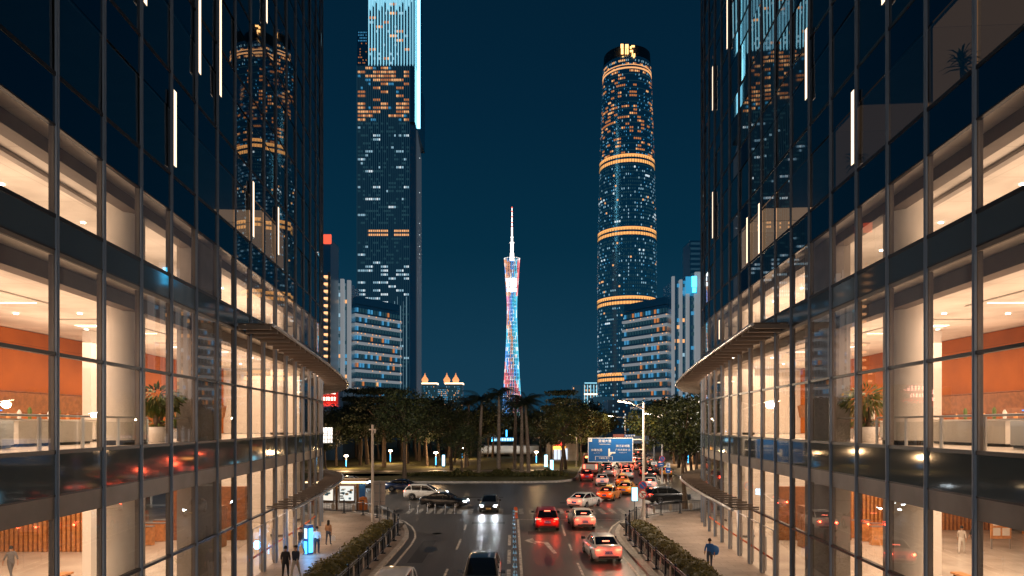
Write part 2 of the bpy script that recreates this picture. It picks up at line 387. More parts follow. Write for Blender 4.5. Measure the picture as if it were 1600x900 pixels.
def office(sx, ph, label):
    root = thing('office_building', label, 'office building', (sx * 30, 34, 0))
    ext = (sx * 47, P(S1, 0, sx)[1]); near = (sx * 47, P(S0, 0, sx)[1])
    def floor_poly(d): return [P(s, d, sx) for s in srange(S0, S1, 1.6)] + [(ext[0], ext[1] + d), near]
    B = lambda m, n, mt, par=root: m.build(n, mt, par)
    m = MB(); m.prism(floor_poly(-.1), .0, .135, mi=0); B(m, 'ground_floor', 'floor_stone')
    for i, (z0, zc, z1) in enumerate(STOREYS):
        m = MB(); m.prism(floor_poly(-.12), zc + .04, z1 - (.002 if i < 2 else .002), 0, 1, 2)
        B(m, 'floor_slab', ['plaster_grey', 'floor_stone' if i < 2 else 'dark_room', 'ceiling' if i < 3 else 'dark_room'])  # upper floors and ceilings coloured dark to stand for unlit rooms
        m = MB(); zs = 6.29 if i == 0 else zc + (.15 if i == 1 else .02)
        ribbon(m, sx, S0, S1, -.05, .02, zs, z1 - .06); B(m, 'spandrel_band', 'spandrel' if i < 2 else 'spandrel_upper')
        if i < 2:
            m = MB(); ribbon(m, sx, S0, S1, -.055, .012, zc - .02, zs - .05); B(m, 'head_band', 'soffit_grey')
        m = MB(); ribbon(m, sx, S0, S1, -.1, .045, z1 - .06, z1 + .05)
        if i < 3: ribbon(m, sx, S0, S1, -.1, .035, zs - .05, zs)
        if i < 2: zt = 3.3 if i == 0 else 10.02; ribbon(m, sx, S0, S1, -.1, .05, zt - .05, zt + .05)
        B(m, 'transom', 'metal_dark')
    # back, far and near end walls and the roof
    m = MB(); m.prism([(sx * 47, near[1]), (sx * 47.4, near[1]), (sx * 47.4, ext[1]), (sx * 47, ext[1])], 0, TOP)
    a = P(S0, 0, sx); m.prism([(a[0], a[1] - .4), (sx * 47, near[1] - .4), (sx * 47, near[1]), (a[0], a[1])], 0, TOP)
    a = P(S1, 0, sx); m.prism([(a[0], a[1]), (sx * 47, ext[1]), (sx * 47, ext[1] + .4), (a[0], a[1] + .4)], 0, TOP); B(m, 'end_wall', 'concrete')
    m = MB(); m.prism(floor_poly(.0), TOP, TOP + .8); B(m, 'roof', 'concrete')
    # mullions with their inner fins
    ks = [k for k in range(-5, 27)]
    for k in ks:
        s = k * STEP + ph
        if s < S0 + .2 or s > S1 - .2: continue
        h = heading(s); M = Matrix.Rotation(-sx * h, 3, 'Z')
        m = MB()
        for d, w, dd in ((.045, .115, .065),):
            c = P(s, d, sx); m.box((c[0], c[1], TOP / 2), (dd, w, TOP), M=M)
        c = P(s, .087, sx); m.box((c[0], c[1], TOP / 2), (.02, .04, TOP), M=M)
        B(m, 'mullion', 'mullion')
        if k < 22:
            m = MB()
            for z0, z1 in ((.136, 5.68), (7.43, 12.66), (13.69, 16.1)):
                c = P(s, -.075, sx); m.box((c[0], c[1], (z0 + z1) / 2), (.14, .12, z1 - z0 - .01), M=M)
            B(m, 'mullion_fin', 'fin_inner')
    # window panes: the large ones low down as parts of their own, the rest of the curtain wall as one
    rest = [MB(), MB()]; n = 0
    for i, (z0, zc, z1) in enumerate(STOREYS):
        for k in range(-5, 26):
            s = k * STEP + ph; a = P(max(s + .08, S0), 0, sx); b = P(min(s + STEP - .08, S1), 0, sx)
            bands = ((z0 + .15, 3.25), (3.35, zc - .04)) if i == 0 else ((z0 + .05, 9.97), (10.07, zc - .02)) if i == 1 else ((z0 + .05, zc),)
            for (p, q) in bands:
                big = (-1 <= k <= 11 and i < 3) or (0 <= k <= 6 and i < 5)
                t = MB() if (big and n < 92) else rest[0 if i < 3 else 1]
                jj = .010 if i < 3 else .020; j1, j2, j3 = (PJ.uniform(-jj, jj) for _ in range(3)); a2, b2 = P(max(s + .08, S0), j1, sx), P(min(s + STEP - .08, S1), j2, sx); a3 = P(max(s + .08, S0), j1 + j3, sx); b3 = P(min(s + STEP - .08, S1), j2 + j3, sx)
                t.quad((*a2, p), (*b2, p), (*b3, q), (*a3, q))
                if big and n < 92: B(t, 'window', 'pane' if i < 3 else 'pane_upper'); n += 1
    o = B(rest[0], 'curtain_wall', 'pane'); o['kind'] = 'stuff'
    o = B(rest[1], 'curtain_wall', 'pane_upper'); o['kind'] = 'stuff'
    # inside: ceiling bulkheads, columns, walls
    m = MB(); ribbon(m, sx, S0, 50, -1.25, -.75, 12.2, 12.69); ribbon(m, sx, S0, 50, -1.25, -.75, 15.72, 16.12); B(m, 'ceiling_bulkhead', 'fin_inner')
    for (s, d, r) in ((6.9, -1.55, .72), (-3.5, -1.55, .72), (31.5, -2.2, .6), (40, -2.4, .6)):
        c = P(s + ph, d, sx); m = MB()
        for z0, z1 in ((.136, 5.7), (7.43, 12.69), (13.69, 16.12)): m.lathe([(r, z0), (r, z1)], 28, (c[0], c[1], 0))
        for z0 in (.136, 7.43): m.lathe([(r + .02, z0), (r + .02, z0 + .16)], 28, (c[0], c[1], 0), 1)
        B(m, 'column', ['plaster', 'metal_dark'])
    for (x, y) in ((20.5, 33.2), (20.5, 43), (26, 22)):
        m = MB()
        for z0, z1 in ((.136, 5.7), (7.43, 12.69)): m.box((sx * x, y, (z0 + z1) / 2), (.42, .6, z1 - z0))
        B(m, 'pillar', 'white_gloss')
    m = MB()
    for z0, z1 in ((.136, 5.7), (7.43, 12.69), (13.69, 16.12)): ribbon(m, sx, 4.15 * STEP + ph + 1.3, 6 * STEP + ph - .15, -1.4, -.55, z0, z1)
    B(m, 'service_riser', 'plaster_grey')
    m = MB(); m.box((sx * 23.6, 33, 10.06), (.3, 50, 5.22)); wl = B(m, 'panelled_wall', 'wood_wall')
    m = MB(); m.box((sx * 23.40, 33, 9.72), (.06, 50, .04)); m.box((sx * 23.36, 33, 9.2), (.16, 50, .95), M=Matrix.Rotation(-sx * .18, 3, 'Y')); B(m, 'panel_ledge', 'wood_dark', wl)
    m = MB(); m.prism([(sx * 23.3, 16), (sx * 21.6, 16), (sx * 21.6, 17), (sx * 23.3, 25)], 8.4, 8.7); B(m, 'stair_flight', 'wood_dark')
    m = MB(); ribbon(m, sx, 23, 34, -9.6, -9.3, 7.43, 12.69); B(m, 'panelled_wall', 'wood_wall')
    m = MB(); ribbon(m, sx, 33, 60, -8.3, -8.0, 7.43, 12.69); ribbon(m, sx, 38, 58, -9.3, -9.0, .136, 5.7); B(m, 'inner_wall', 'plaster')
    m = MB(); ribbon(m, sx, S0, 60, -6.3, -6.0, 13.69, 16.12); B(m, 'inner_wall', 'plaster')
    m = MB()
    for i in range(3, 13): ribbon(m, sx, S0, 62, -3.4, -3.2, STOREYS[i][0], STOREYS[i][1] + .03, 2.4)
    B(m, 'inner_wall', 'dark_room')  # shade of the unlit storeys is put into this dark wall colour
    m = MB(); m.box((sx * 21.6, 55.6, 10.06), (8.6, .2, 5.2)); m.box((sx * 21.6, 55.6, 14.9), (8.6, .2, 2.4)); m.box((sx * 22.4, 55.8, 2.9), (9.6, .2, 5.5)); B(m, 'cross_wall', 'plaster')
    ys_ = 43.2 if sx < 0 else 52.0
    m = MB(); m.box((sx * 31, ys_, 2.9), (14, .3, 5.5)); sl = B(m, 'slat_wall', 'wood_dark')
    m = MB()
    for i in range(46): m.box((sx * (24.3 + i * .3), ys_ - .2, 2.9), (.17, .12, 5.5))
    B(m, 'slat_cladding', 'wood_slat', sl)
    m = MB(); m.box((sx * 21, 47.5, 2.0), (5.0, .5, 3.7)); m.box((sx * 19.6, 44.6, 1.5), (1.5, 1.0, 2.7)); B(m, 'lift_lobby', 'wood_dark')
    m = MB(); m.box((sx * 31, 25.5, 1.7), (12, .2, 3.2)) if False else m.box((sx * 37.5, 30, 2.9), (.3, 40, 5.5)); B(m, 'lobby_wall', 'wood_slat')
    # ceiling lights and added uplights
    m = MB()
    for i in range(9):
        for j in range(3):
            m.lathe([(.09, 0), (.09, .02)], 8, (sx * (15 + j * 2.6), 14 + i * 4.6, 12.655))
            m.lathe([(.09, 0), (.09, .02)], 8, (sx * (15.2 + j * 2.6), 14 + i * 4.6, 5.695 - .03))
    for i in range(8):
        for j in range(2): m.lathe([(.09, 0), (.09, .02)], 8, (sx * (15.1 + j * 1.8), 14 + i * 4.3, 16.09))
    B(m, 'downlight', 'downlight')
    for y in (15, 23.5, 32, 40.5):
        m = MB(); m.box((sx * 18.6, y, 12.66), (2.6, 5.2, .04)); f = B(m, 'ceiling_coffer', 'ceiling')
        m = MB(); m.box((sx * 18.6, y - 1.0, 12.625), (2.2, .5, .02)); m.box((sx * 18.6, y + 1.6, 12.625), (2.2, .10, .02)); B(m, 'cove_light', 'cove', f)
    m = MB(); ribbon(m, sx, S0, 9.4, -2.6, -2.35, 15.98, 16.1); B(m, 'track_light', 'plaster_grey')
    warm = (1, .66, .43)
    lamp('AREA', 'lobby_light', (sx * 22.5, 33, 5.6), 3400 * LK, warm, 13, size_y=46)
    lamp('AREA', 'hall_light', (sx * 18.2, 33, 12.1), 3000 * LK, warm, 7, size_y=46)
    lamp('AREA', 'hall_light', (sx * 18.2, 33, 10.9), 700 * LK, warm, 6, size_y=46, rot=(R(180), 0, 0))  # unseen uplight added to brighten the hall ceiling
    lamp('AREA', 'mezzanine_fill', (sx * 16.0, 20, 13.9), 480 * LK, warm, 3.2, size_y=26, rot=(R(180), 0, 0))  # unseen uplights added to fill the third storey with light
    lamp('AREA', 'mezzanine_fill', (sx * 17.2, 44, 13.9), 460 * LK, warm, 3., size_y=16, rot=(R(180), 0, sx * -R(8)))
    # canopies with their ribs and rim
    for (s0, s1, zf, dmax, up) in ((6 * STEP + ph, 56, lambda s: 12.92 - .05 * max(0, min(s, 47) - 15), lambda s: 1.75 + max(0, s - 36) * .075, True),
                                   (8 * STEP + ph, 55, lambda s: 3.52 + .008 * max(0, s - 19), lambda s: 1.55 + max(0, s - 36) * .03, False)):
        ss = srange(s0, s1, .6); m = MB(); V = []
        for s in ss:
            a = P(s, .16, sx); b = P(s, dmax(s), sx); z = zf(s); V += [(*a, z), (*b, z), (*b, z + .06), (*a, z + .06)]
        Fs = []
        for i in range(len(ss) - 1):
            o = i * 4; Fs += [(o + k, o + (k + 1) % 4, o + 4 + (k + 1) % 4, o + 4 + k) for k in range(4)]
        Fs += [(0, 1, 2, 3), tuple(len(V) - 4 + k for k in (3, 2, 1, 0))]
        m.add(V, Fs); cano = B(m, 'canopy', 'canopy_glass')
        m = MB(); m.tube([(*P(s, dmax(s) + .05, sx), zf(s) - .02) for s in ss], .085, 8); B(m, 'rim_tube', 'steel', cano)
        m = MB()
        for i, s in enumerate(srange(s0, s1, 1.2)):
            a = P(s, .17, sx); b = P(s, dmax(s) - .06, sx); z = zf(s); zz = z - .13 if up else z + .14
            c = ((a[0] + b[0]) / 2, (a[1] + b[1]) / 2, zz); l = math.hypot(a[0] - b[0], a[1] - b[1]); an = math.atan2(b[1] - a[1], b[0] - a[0])
            m2 = MB(); m2.box(c, (l, .14 if up else .10, .2 if up else .10), an); B(m2, 'canopy_beam', 'canopy_beam', cano)
    for s in (24, 30, 36, 42):
        c = P(s, .85, sx); lamp('AREA', 'pavement_fill', (c[0], c[1], 3.3), 70, (1, .68, .46), 1.0, size_y=3)  # no fittings here: unseen lamps added to warm the pavement
    # doors of the ground floor, with tall pull handles
    for k in (7, 8, 9, 10):
        s = k * STEP + ph + .25; a = P(s, .03, sx); b = P(s + 1.9, .03, sx); m = MB()
        an = math.atan2(b[1] - a[1], b[0] - a[0]); mid = ((a[0] + b[0]) / 2, (a[1] + b[1]) / 2)
        m.tube([(*P(s, .05, sx), .15), (*P(s, .05, sx), 2.75), (*P(s + 1.9, .05, sx), 2.75), (*P(s + 1.9, .05, sx), .15)], .035, 6)
        dr = B(m, 'door_frame', 'steel'); m = MB()
        for q in (.86, 1.04): c = P(s + q, .16, sx); m.tube([(*c, .5), (*c, 2.3)], .022, 6)
        B(m, 'handle', 'steel', dr)
    m = MB(); ribbon(m, sx, 17, 34, .004, .008, 1.18, 1.30); B(m, 'safety_stripe', mat('stripe_red', (.7, .16, .06), .5))
    return root
LK = 1.35

OFF_L = office(-1, .33, 'curved glass office tower left of the road, beside the pavement with the glowing blue kiosk')
OFF_R = office(1, 0., 'curved glass office tower right of the road, beside the pavement with the walker in blue')
# vertical light bars on the mullions (k, bottom, top)
def led_bars(root, sx, ph, bars):
    for (u, vt, vb) in bars:
        best = min(((abs(800 + 1067 * P(k * STEP + ph, .15, sx)[0] / P(k * STEP + ph, .15, sx)[1] - u), k) for k in range(0, 22)))
        s = best[1] * STEP + ph; c = P(s, .14, sx); zt, zb = pz(vt, c[1]), pz(vb, c[1]); m = MB()
        M = Matrix.Rotation(-sx * heading(s), 3, 'Z'); m.box((c[0], c[1], (zt + zb) / 2), (.06, .26, zt - zb), M=M); lb = m.build('light_bar', 'mullion', root)
        m = MB(); n_ = M @ Vector((-sx * .034, 0, 0)); w_ = M @ Vector((0, .12, 0)); q = Vector((c[0], c[1], 0)) + n_; a_, b_ = q - w_, q + w_; m.quad((a_.x, a_.y, zb), (b_.x, b_.y, zb), (b_.x, b_.y, zt), (a_.x, a_.y, zt)); m.build('light_face', 'led_warm', lb)
led_bars(OFF_L, -1, .33, ((265.6, 142, 260), (305.8, -40, 115), (338.5, -10, 150), (410, -60, 35), (391.5, 284, 370), (427, 324, 398), (470.5, 120, 160), (471.5, 277, 346), (453, 460, 520), (471, 470, 545), (218, -70, 6)))
led_bars(OFF_R, 1, 0., ((1131, -10, 76), (1117.5, 104, 172), (1271, 45, 155), (1345, 142, 257), (1117, 300, 372), (1163, 340, 411), (1178, 318, 396), (1393, -90, 5), (1124, 500, 530)))
# a few lit rooms high up, their light put in as glowing walls and ceilings
for root, sx, ph, rooms in ((OFF_R, 1, 0., ((-2, 3, .17), (-1, 3, .15), (0, 3, .12), (3, 3, .07), (8, 3, .5), (9, 3, .55))), (OFF_L, -1, .33, ((8, 3, .4), (9, 3, .35), (2, 5, .05)))):
    for (k, i, e) in rooms:
        z0, zc, z1 = STOREYS[i]; m = MB()
        if True:
            sa, sb = k * STEP + ph + .07, k * STEP + ph + STEP - .07; ribbon(m, sx, sa, sb, -3.12, -.14, zc, zc + .02); ribbon(m, sx, sa, sb, -3.14, -3.1, z0 + .02, zc - .005)
            if (k + 1) not in [r_[0] for r_ in rooms]: ribbon(m, sx, sb, sb + .03, -3.1, -.14, z0 + .02, zc - .005, 9)
        m.build('glowing_room_wall', emit('room_glow_%d' % round(e * 100), (1, .52, .27), e, False), root)
# ------------------------------------------------------------------ things inside the halls
def halls(sx, where):
    q = 'left' if sx < 0 else 'right'
    for i, (y0, y1) in enumerate(((12.5, 25.6), (27.2, 32.4))):
        t = thing('guard_rail', 'steel and glass guard rail upstairs in the %s tower, %s' % (q, 'longer run nearer the camera' if i == 0 else 'shorter run by the potted tree'), 'railing', (sx * 14.2, y0, Z2))
        def X(y): return sx * (12.1 + .075 * (y - 17.8) + (1.0 if i == 0 else .95))
        m = MB(); m.tube([(X(y0), y0, Z2 + .98), (X(y1), y1, Z2 + .98)], .035, 8); m.build('handrail', 'steel_pale', t)
        n = round((y1 - y0) / 2.1)
        for k in range(n + 1):
            y = y0 + (y1 - y0) * k / n; m = MB(); m.box((X(y), y, Z2 + .47), (.05, .12, .94)); m.build('post', 'steel_pale', t)
        m = MB(); m.quad((X(y0), y0, Z2 + .12), (X(y1), y1, Z2 + .12), (X(y1), y1, Z2 + .82), (X(y0), y0, Z2 + .82)); m.build('glass_infill', 'pane', t)
    # long white lounge counters
    for i, (x, y, l) in enumerate(((15.6, 17.6, 6.4), (16.4, 24.0, 4.0), (18.2, 31.0, 4.0))):
        t = thing('counter', 'white lounge counter upstairs in the %s tower, %s' % (q, ('largest and nearest the glass', 'middle one behind the round column', 'farthest in, behind the potted tree')[i]), 'counter', (sx * x, y, Z2))
        m = MB(); m.prism([(sx * (x - .5), y - l / 2), (sx * (x + .5), y - l / 2), (sx * (x + .62), y + l / 2), (sx * (x - .42), y + l / 2)], Z2 + .1, Z2 + .84); m.build('front', 'white_gloss', t)
        m = MB(); m.box((sx * x, y, Z2 + .06), (.8, l - .2, .1)); m.build('plinth', 'metal_dark', t)
        m = MB(); m.box((sx * x, y, Z2 + .88), (1.3, l + .2, .06)); m.build('top', 'white_gloss', t)
        if i < 2:
            m = MB()
            for k in range(7):
                yy = y - l / 2 + .5 + k * (l - 1) / 6; m.lathe([(.05, 0), (.07, .12 + .1 * (k % 3)), (.02, .22 + .1 * (k % 3))], 8, (sx * (x + .2), yy, Z2 + .912), k % 3)
            tag(m.build('tableware', ['wood_slat', 'white_gloss', 'leaf_room']), 'row of jars, cups and small plants standing on the %s counter of the %s tower' % (('nearest', 'middle')[i], q), 'tableware')
    # potted tree
    x, y = 14.75, 28.4
    t = thing('potted_tree', 'bushy green tree in a white tub behind the first-floor glass of the %s tower' % q, 'potted tree', (sx * x, y, Z2))
    m = MB(); m.lathe([(.32, 0), (.46, .3), (.5, .62), (.44, .63), (.42, .56), (.0, .55)], 20, (sx * x, y, Z2 + .002)); m.build('tub', 'white_gloss', t)
    m = MB()
    for k in range(3): a = k * 2.1; m.tube([(sx * x + .08 * math.cos(a), y + .08 * math.sin(a), Z2 + .5), (sx * x + .14 * math.cos(a + .8), y + .14 * math.sin(a + .8), Z2 + .95), (sx * x + .25 * math.cos(a + .4), y + .25 * math.sin(a + .4), Z2 + 1.45)], (.09, .08, .05), 7)
    m.build('trunk', 'bark', t); m = MB(); rr = random.Random(5 + sx)
    def leafc(m, c, n, rad, sz, drop=.0):
        for _ in range(n):
            v = Vector((rr.gauss(0, 1), rr.gauss(0, 1), rr.gauss(0, 1))).normalized() * rad * (rr.random() ** .4); p = Vector(c) + Vector((v.x, v.y, v.z * .62))
            d = (v + Vector((0, 0, -.6 * rad - drop))).normalized(); w = d.orthogonal().normalized(); l = sz * rr.uniform(.7, 1.4)
            m.add((p, p + d * l * .5 + w * l * .18, p + d * l, p + d * l * .5 - w * l * .18), ((0, 1, 2, 3),), rr.randrange(3))
    leafc(m, (sx * x, y, Z2 + 1.72), 520, .88, .30); leafc(m, (sx * x, y, Z2 + .75), 60, .3, .25)
    m.build('foliage', ['leaf_room', 'leaf_b', 'leaf_yellow'], t)
    for j, (yy, ww) in enumerate(((16.2, 1.0), (22.4, .8))):
        t = thing('wall_screen', 'blue screen on the wooden wall of the %s tower hall, %s' % (q, 'larger one nearer the camera' if j == 0 else 'smaller one beside the pillar'), 'screen', (sx * 21.4, yy, Z2 + 2.4))
        m = MB(); m.box((sx * 21.46, yy, 9.55), (.08, ww, .62)); m.build('casing', 'black', t); m = MB(); m.box((sx * 21.41, yy, 9.55), (.02, ww - .06, .56)); m.build('display', 'screen_blue', t)
        m = MB(); m.tube([(sx * 21.5, yy, 9.9), (sx * 21.5, yy, 12.68)], .03, 6); m.build('ceiling_rod', 'metal_dark', t)
    t = thing('back_bar', 'dark back bar with a blue light strip below the wooden wall, %s tower' % q, 'bar', (sx * 22.8, 20, Z2))
    m = MB(); m.box((sx * 22.9, 22, Z2 + .75), (.9, 18, 1.45)); m.build('cabinet', 'wood_dark', t); m = MB(); m.box((sx * 22.42, 22, Z2 + 1.35), (.03, 16, .05)); m.build('light_strip', 'screen_blue', t)
    # ground floor
    t = thing('turnstile_gate', 'row of wood and steel entry gates in the ground-floor lobby of the %s tower' % q, 'turnstile', (sx * 24.9, 45.8, .136))
    for k in range(3): m = MB(); m.box((sx * 24.6, 45.4 + k * 1.5, .75), (1.5, .35, 1.2)); m.build('cabinet', 'wood_slat', t); m = MB(); m.box((sx * 24.6, 45.4 + k * 1.5, 1.38), (1.55, .4, .05)); m.build('top', 'steel', t)
    t = thing('queue_barrier', 'low rope barrier on posts across the lobby floor of the %s tower' % q, 'barrier', (sx * 19, 25, .136))
    for k in range(4): m = MB(); m.lathe([(.16, 0), (.16, .02), (.03, .04), (.03, .95), (.05, 1.0)], 10, (sx * (17.2 + k * 1.6), 25.5 + k * 1.4, .137)); m.build('post', 'steel', t)
    m = MB(); m.tube([(sx * (17.2 + k * .8), 25.5 + k * .7, .95 - (.12 if k % 2 else 0)) for k in range(7)], .025, 6); m.build('belt', 'wood_dark', t)
halls(-1, 'left'); halls(1, 'right')
def bench(sx, x, y, lab):
    t = thing('bench', lab, 'bench', (sx * x, y, .136)); m = MB(); m.box((sx * x, y, .48), (.55, 1.8, .10)); m.build('seat', 'wood_slat', t)
    for dy in (-.7, .7): m = MB(); m.box((sx * x, y + dy, .285), (.45, .08, .29)); m.build('leg', 'metal_dark', t)
def planter(sx, x, y, z, lab, seed):
    t = thing('planter', lab, 'planter', (sx * x, y, z)); m = MB(); m.lathe([(.26, .001), (.34, .5), (.30, .52), (0, .48)], 14, (sx * x, y, z)); m.build('pot', 'plaster_grey', t); r = random.Random(seed); m = MB()
    for _ in range(150):
        d = Vector((r.gauss(0, .6), r.gauss(0, .6), abs(r.gauss(0, 1)) + .3)).normalized(); l = r.uniform(.4, 1.0); p = Vector((sx * x, y, z + .48)); w = d.cross(Vector((0, 0, 1))).normalized() * .035; q = p + d * l; m.add((p - w * .4, p + d * l * .5 - w, q, p + d * l * .5 + w), ((0, 1, 2, 3),), r.randrange(2))
    m.build('foliage', ['leaf_room', 'leaf_b'], t)
for sx, q in ((-1, 'left'), (1, 'right')):
    bench(sx, 20.5, 31.0, 'wooden bench on the lobby floor of the %s tower, nearer the street' % q); bench(sx, 23.0, 34.5, 'wooden bench farther back in the lobby of the %s tower' % q)
    planter(sx, 17.2, 36.0, .136, 'leafy planter by the ground-floor glass of the %s tower' % q, 3); planter(sx, 22.6, 40.2, .136, 'leafy planter near the back of the lobby of the %s tower' % q, 4); planter(sx, 17.8, 36.2, Z2, 'leafy planter upstairs beyond the round column of the %s tower' % q, 6)
t = thing('notice_board', 'white notice board with pinned sheets in the right tower lobby', 'notice board', (31.5, 44, .136)); m = MB(); m.box((31.5, 44, 1.95), (1.3, .08, 2.3)); m.build('board', 'wood_slat', t); m = MB()
for k in range(6): m.box((31.2 + .6 * (k % 2), 43.94, 1.25 + .65 * (k // 2)), (.46, .03, .5))
m.build('sheets', 'white_gloss', t); m = MB(); [m.box((31.5 + dx, 44, .47), (.08, .08, .68)) for dx in (-.6, .6)]; m.build('legs', 'steel', t)
# palms standing in the dark upper windows on the right
def room_palm(k, i, lab):
    s = k * STEP + 1.95; c = P(s, -.72, 1); z0 = STOREYS[i][0]; t = thing('potted_palm', lab, 'potted palm', (c[0], c[1], z0)); rr = random.Random(k)
    m = MB(); m.lathe([(.2, 0), (.26, .4), (.0, .4)], 12, (c[0], c[1], z0 + .002)); m.build('pot', 'plaster_grey', t)
    m = MB(); m.tube([(c[0], c[1], z0 + .3), (c[0] + .05, c[1], z0 + 1.2)], (.05, .035), 6); m.build('trunk', 'bark', t); m = MB()
    for _ in range(70):
        a = rr.uniform(0, 6.28); e = rr.uniform(-.5, 1.2); l = rr.uniform(.34, .6); d = Vector((math.cos(a) * math.cos(e), math.sin(a) * math.cos(e), math.sin(e))); p = Vector((c[0], c[1], z0 + 1.2 + rr.uniform(-.25, .15)))
        w = d.cross(Vector((0, 0, 1))).normalized() * .03; q = p + d * l * .6; r_ = p + d * l + Vector((0, 0, -.22 * l)); m.add((p - w, p + w, q + w, q - w, r_), ((0, 1, 2, 3), (3, 2, 4)), rr.randrange(2))
    m.build('fronds', ['leaf_room', 'leaf_b'], t)
room_palm(0, 3, 'spiky potted palm in a dim upper window of the right tower, nearest the camera')
room_palm(3, 3, 'spiky potted palm in a dark window of the right tower, beside a lit light bar')
# ------------------------------------------------------------------ far towers
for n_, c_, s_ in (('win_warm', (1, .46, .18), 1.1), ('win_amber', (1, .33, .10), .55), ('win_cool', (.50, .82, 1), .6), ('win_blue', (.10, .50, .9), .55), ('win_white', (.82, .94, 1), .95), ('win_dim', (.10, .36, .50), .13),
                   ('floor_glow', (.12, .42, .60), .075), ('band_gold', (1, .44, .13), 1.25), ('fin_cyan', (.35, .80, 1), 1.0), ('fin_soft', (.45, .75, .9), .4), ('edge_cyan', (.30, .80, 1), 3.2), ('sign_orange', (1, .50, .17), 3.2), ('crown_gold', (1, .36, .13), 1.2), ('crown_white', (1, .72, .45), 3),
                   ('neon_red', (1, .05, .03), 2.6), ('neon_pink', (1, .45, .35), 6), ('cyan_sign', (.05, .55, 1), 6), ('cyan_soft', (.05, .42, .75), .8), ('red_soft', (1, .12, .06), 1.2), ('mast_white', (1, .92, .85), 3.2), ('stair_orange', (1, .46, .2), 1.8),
                   ('fin_dim_glow', (.16, .50, .75), .085), ('stone_lit', (.36, .46, .58), .10), ('stone_blue_glow', (.08, .26, .42), .16)):  # stone walls, dim fins, floor bands: their faint light is put in as glow
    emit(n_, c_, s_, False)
mat('tower_glass', (.32, .46, .54), .28, 1.); mat('tower_glass_blue', (.62, .80, .86), .25, 1.); mat('tower_stone', (.22, .23, .24), .7)
mat('slab_white', (.55, .55, .54), .7)
WM = ['win_dim', 'win_warm', 'win_amber', 'win_cool', 'win_blue', 'win_white']
def wgrid(mb, p0, u, w, z0, z1, nc, nr, pick, gw=.7, gh=.55, out=.25):
    u = Vector((*u, 0)).normalized(); n = Vector((u.y, -u.x, 0)); cw = w / nc; ch = (z1 - z0) / nr
    for r in range(nr):
        for c in range(nc):
            k = pick(c, r, z0 + (r + .5) * ch)
            if k is None: continue
            a = Vector((*p0, 0)) + u * (c + .5 - gw / 2) * cw + n * out; b = a + u * gw * cw; zb = z0 + (r + .5 - gh / 2) * ch; zt = zb + gh * ch
            mb.quad((a.x, a.y, zb), (b.x, b.y, zb), (b.x, b.y, zt), (a.x, a.y, zt), k)
def wparts(root, *a, **k):
    b = MB(); wgrid(b, *a, **k)
    for f, mi in zip(b.f, b.m):
        m = MB(); m.add([b.v[i] for i in f], ((0, 1, 2, 3),)); m.build('window', WM[mi], root)
def cells(seed, size):
    return lambda c, r: random.Random(seed * 7919 + (c // size) * 131 + r * 17).random()
# --- the tallest tower, stepped, with light lines above
t = thing('skyscraper', 'tallest stepped skyscraper on the left with glowing vertical light lines up its top', 'skyscraper', (-110, 640, 0))
Y = 600.; k_ = Y / 1067
def tx(u): return (u - 800) * k_
def tz(v): return CH + (663.5 - v) * k_
m = MB(); m.prism([(tx(557), Y), (tx(640), Y), (tx(641) + 4, Y + 8), (-90.5, 676), (tx(557), 676)], 0, tz(190)); m.build('shaft', 'tower_glass', t)
m = MB(); m.prism([(tx(557.5), Y + .4), (tx(648), Y + .4), (tx(648), 670), (tx(557.5), 670)], tz(190), tz(100)); m.build('upper_shaft', 'tower_glass', t)
m = MB(); m.prism([(tx(558), Y + .4), (tx(573), Y + .4), (tx(573), 650), (tx(558), 650)], tz(100), tz(48)); m.build('shoulder', 'tower_glass', t)
m = MB(); m.prism([(tx(574), Y + 1), (tx(642), Y + 1), (tx(647), Y + 7), (tx(647), 660), (tx(574), 660)], tz(100), 470); m.build('top_shaft', 'tower_glass_blue', t)
cw = cells(3, 3); cw2 = cells(11, 2)
def pick(c, r, z):
    v = random.Random(c * 977 + r * 31 + 5).random(); b = cw(c, r); row = random.Random(r * 57 + 3).random(); y = 663.5 - (z - CH) / k_
    if 103 < y < 190: return (1 if v < .5 else 2) if b < .42 else (None if v < .9 else 4)
    if y <= 103: return (2 if v < .5 else 1) if b < .10 else (3 if v < .08 else None)
    if 354 < y < 370: return 1 if (3 < c < 12 or c > 13) and 356 < y < 369 else None
    if 415 < y < 475: return (5 if v < .4 else 3) if b < .30 else None
    if 540 < y < 560: return 3 if b < .3 else None
    return (5 if v < .35 else 3) if b < .05 + .10 * (row > .86) else (3 if v < .02 else 0 if v > .62 else None)
m = MB(); wgrid(m, (tx(559), Y), (1, 0), tx(639) - tx(559), 30, tz(103), 20, 84, pick, .86, .5); wgrid(m, (tx(576), Y + 1), (1, 0), tx(641) - tx(576), tz(101), 460, 18, 34, pick, .8, .5, .3)
rr = random.Random(4)
wgrid(m, (tx(559), Y + .4), (1, 0), tx(573) - tx(559), tz(100), tz(48), 6, 12, lambda c, r, z: (4 if rr.random() < .8 else None) if r > 7 else (2 if rr.random() < .3 else None), .5, .4)
o = m.build('lit_windows', WM, t); o['kind'] = 'stuff'
m = MB()
for i in range(28): m.box((tx(558) + (tx(640) - tx(558)) * i / 27, Y - .5, (tz(103)) / 2), (.35, .8, tz(103)))
m.build('dim_fins', 'fin_dim_glow', t)
for i in range(16): m = MB(); m.box((tx(576) + (tx(645) - tx(576)) * i / 15, Y + .3 - (.4 if i % 2 else 0), (tz(102) + 465) / 2), (.5, .9, 465 - tz(102))); m.build('light_fin', 'fin_cyan', t)
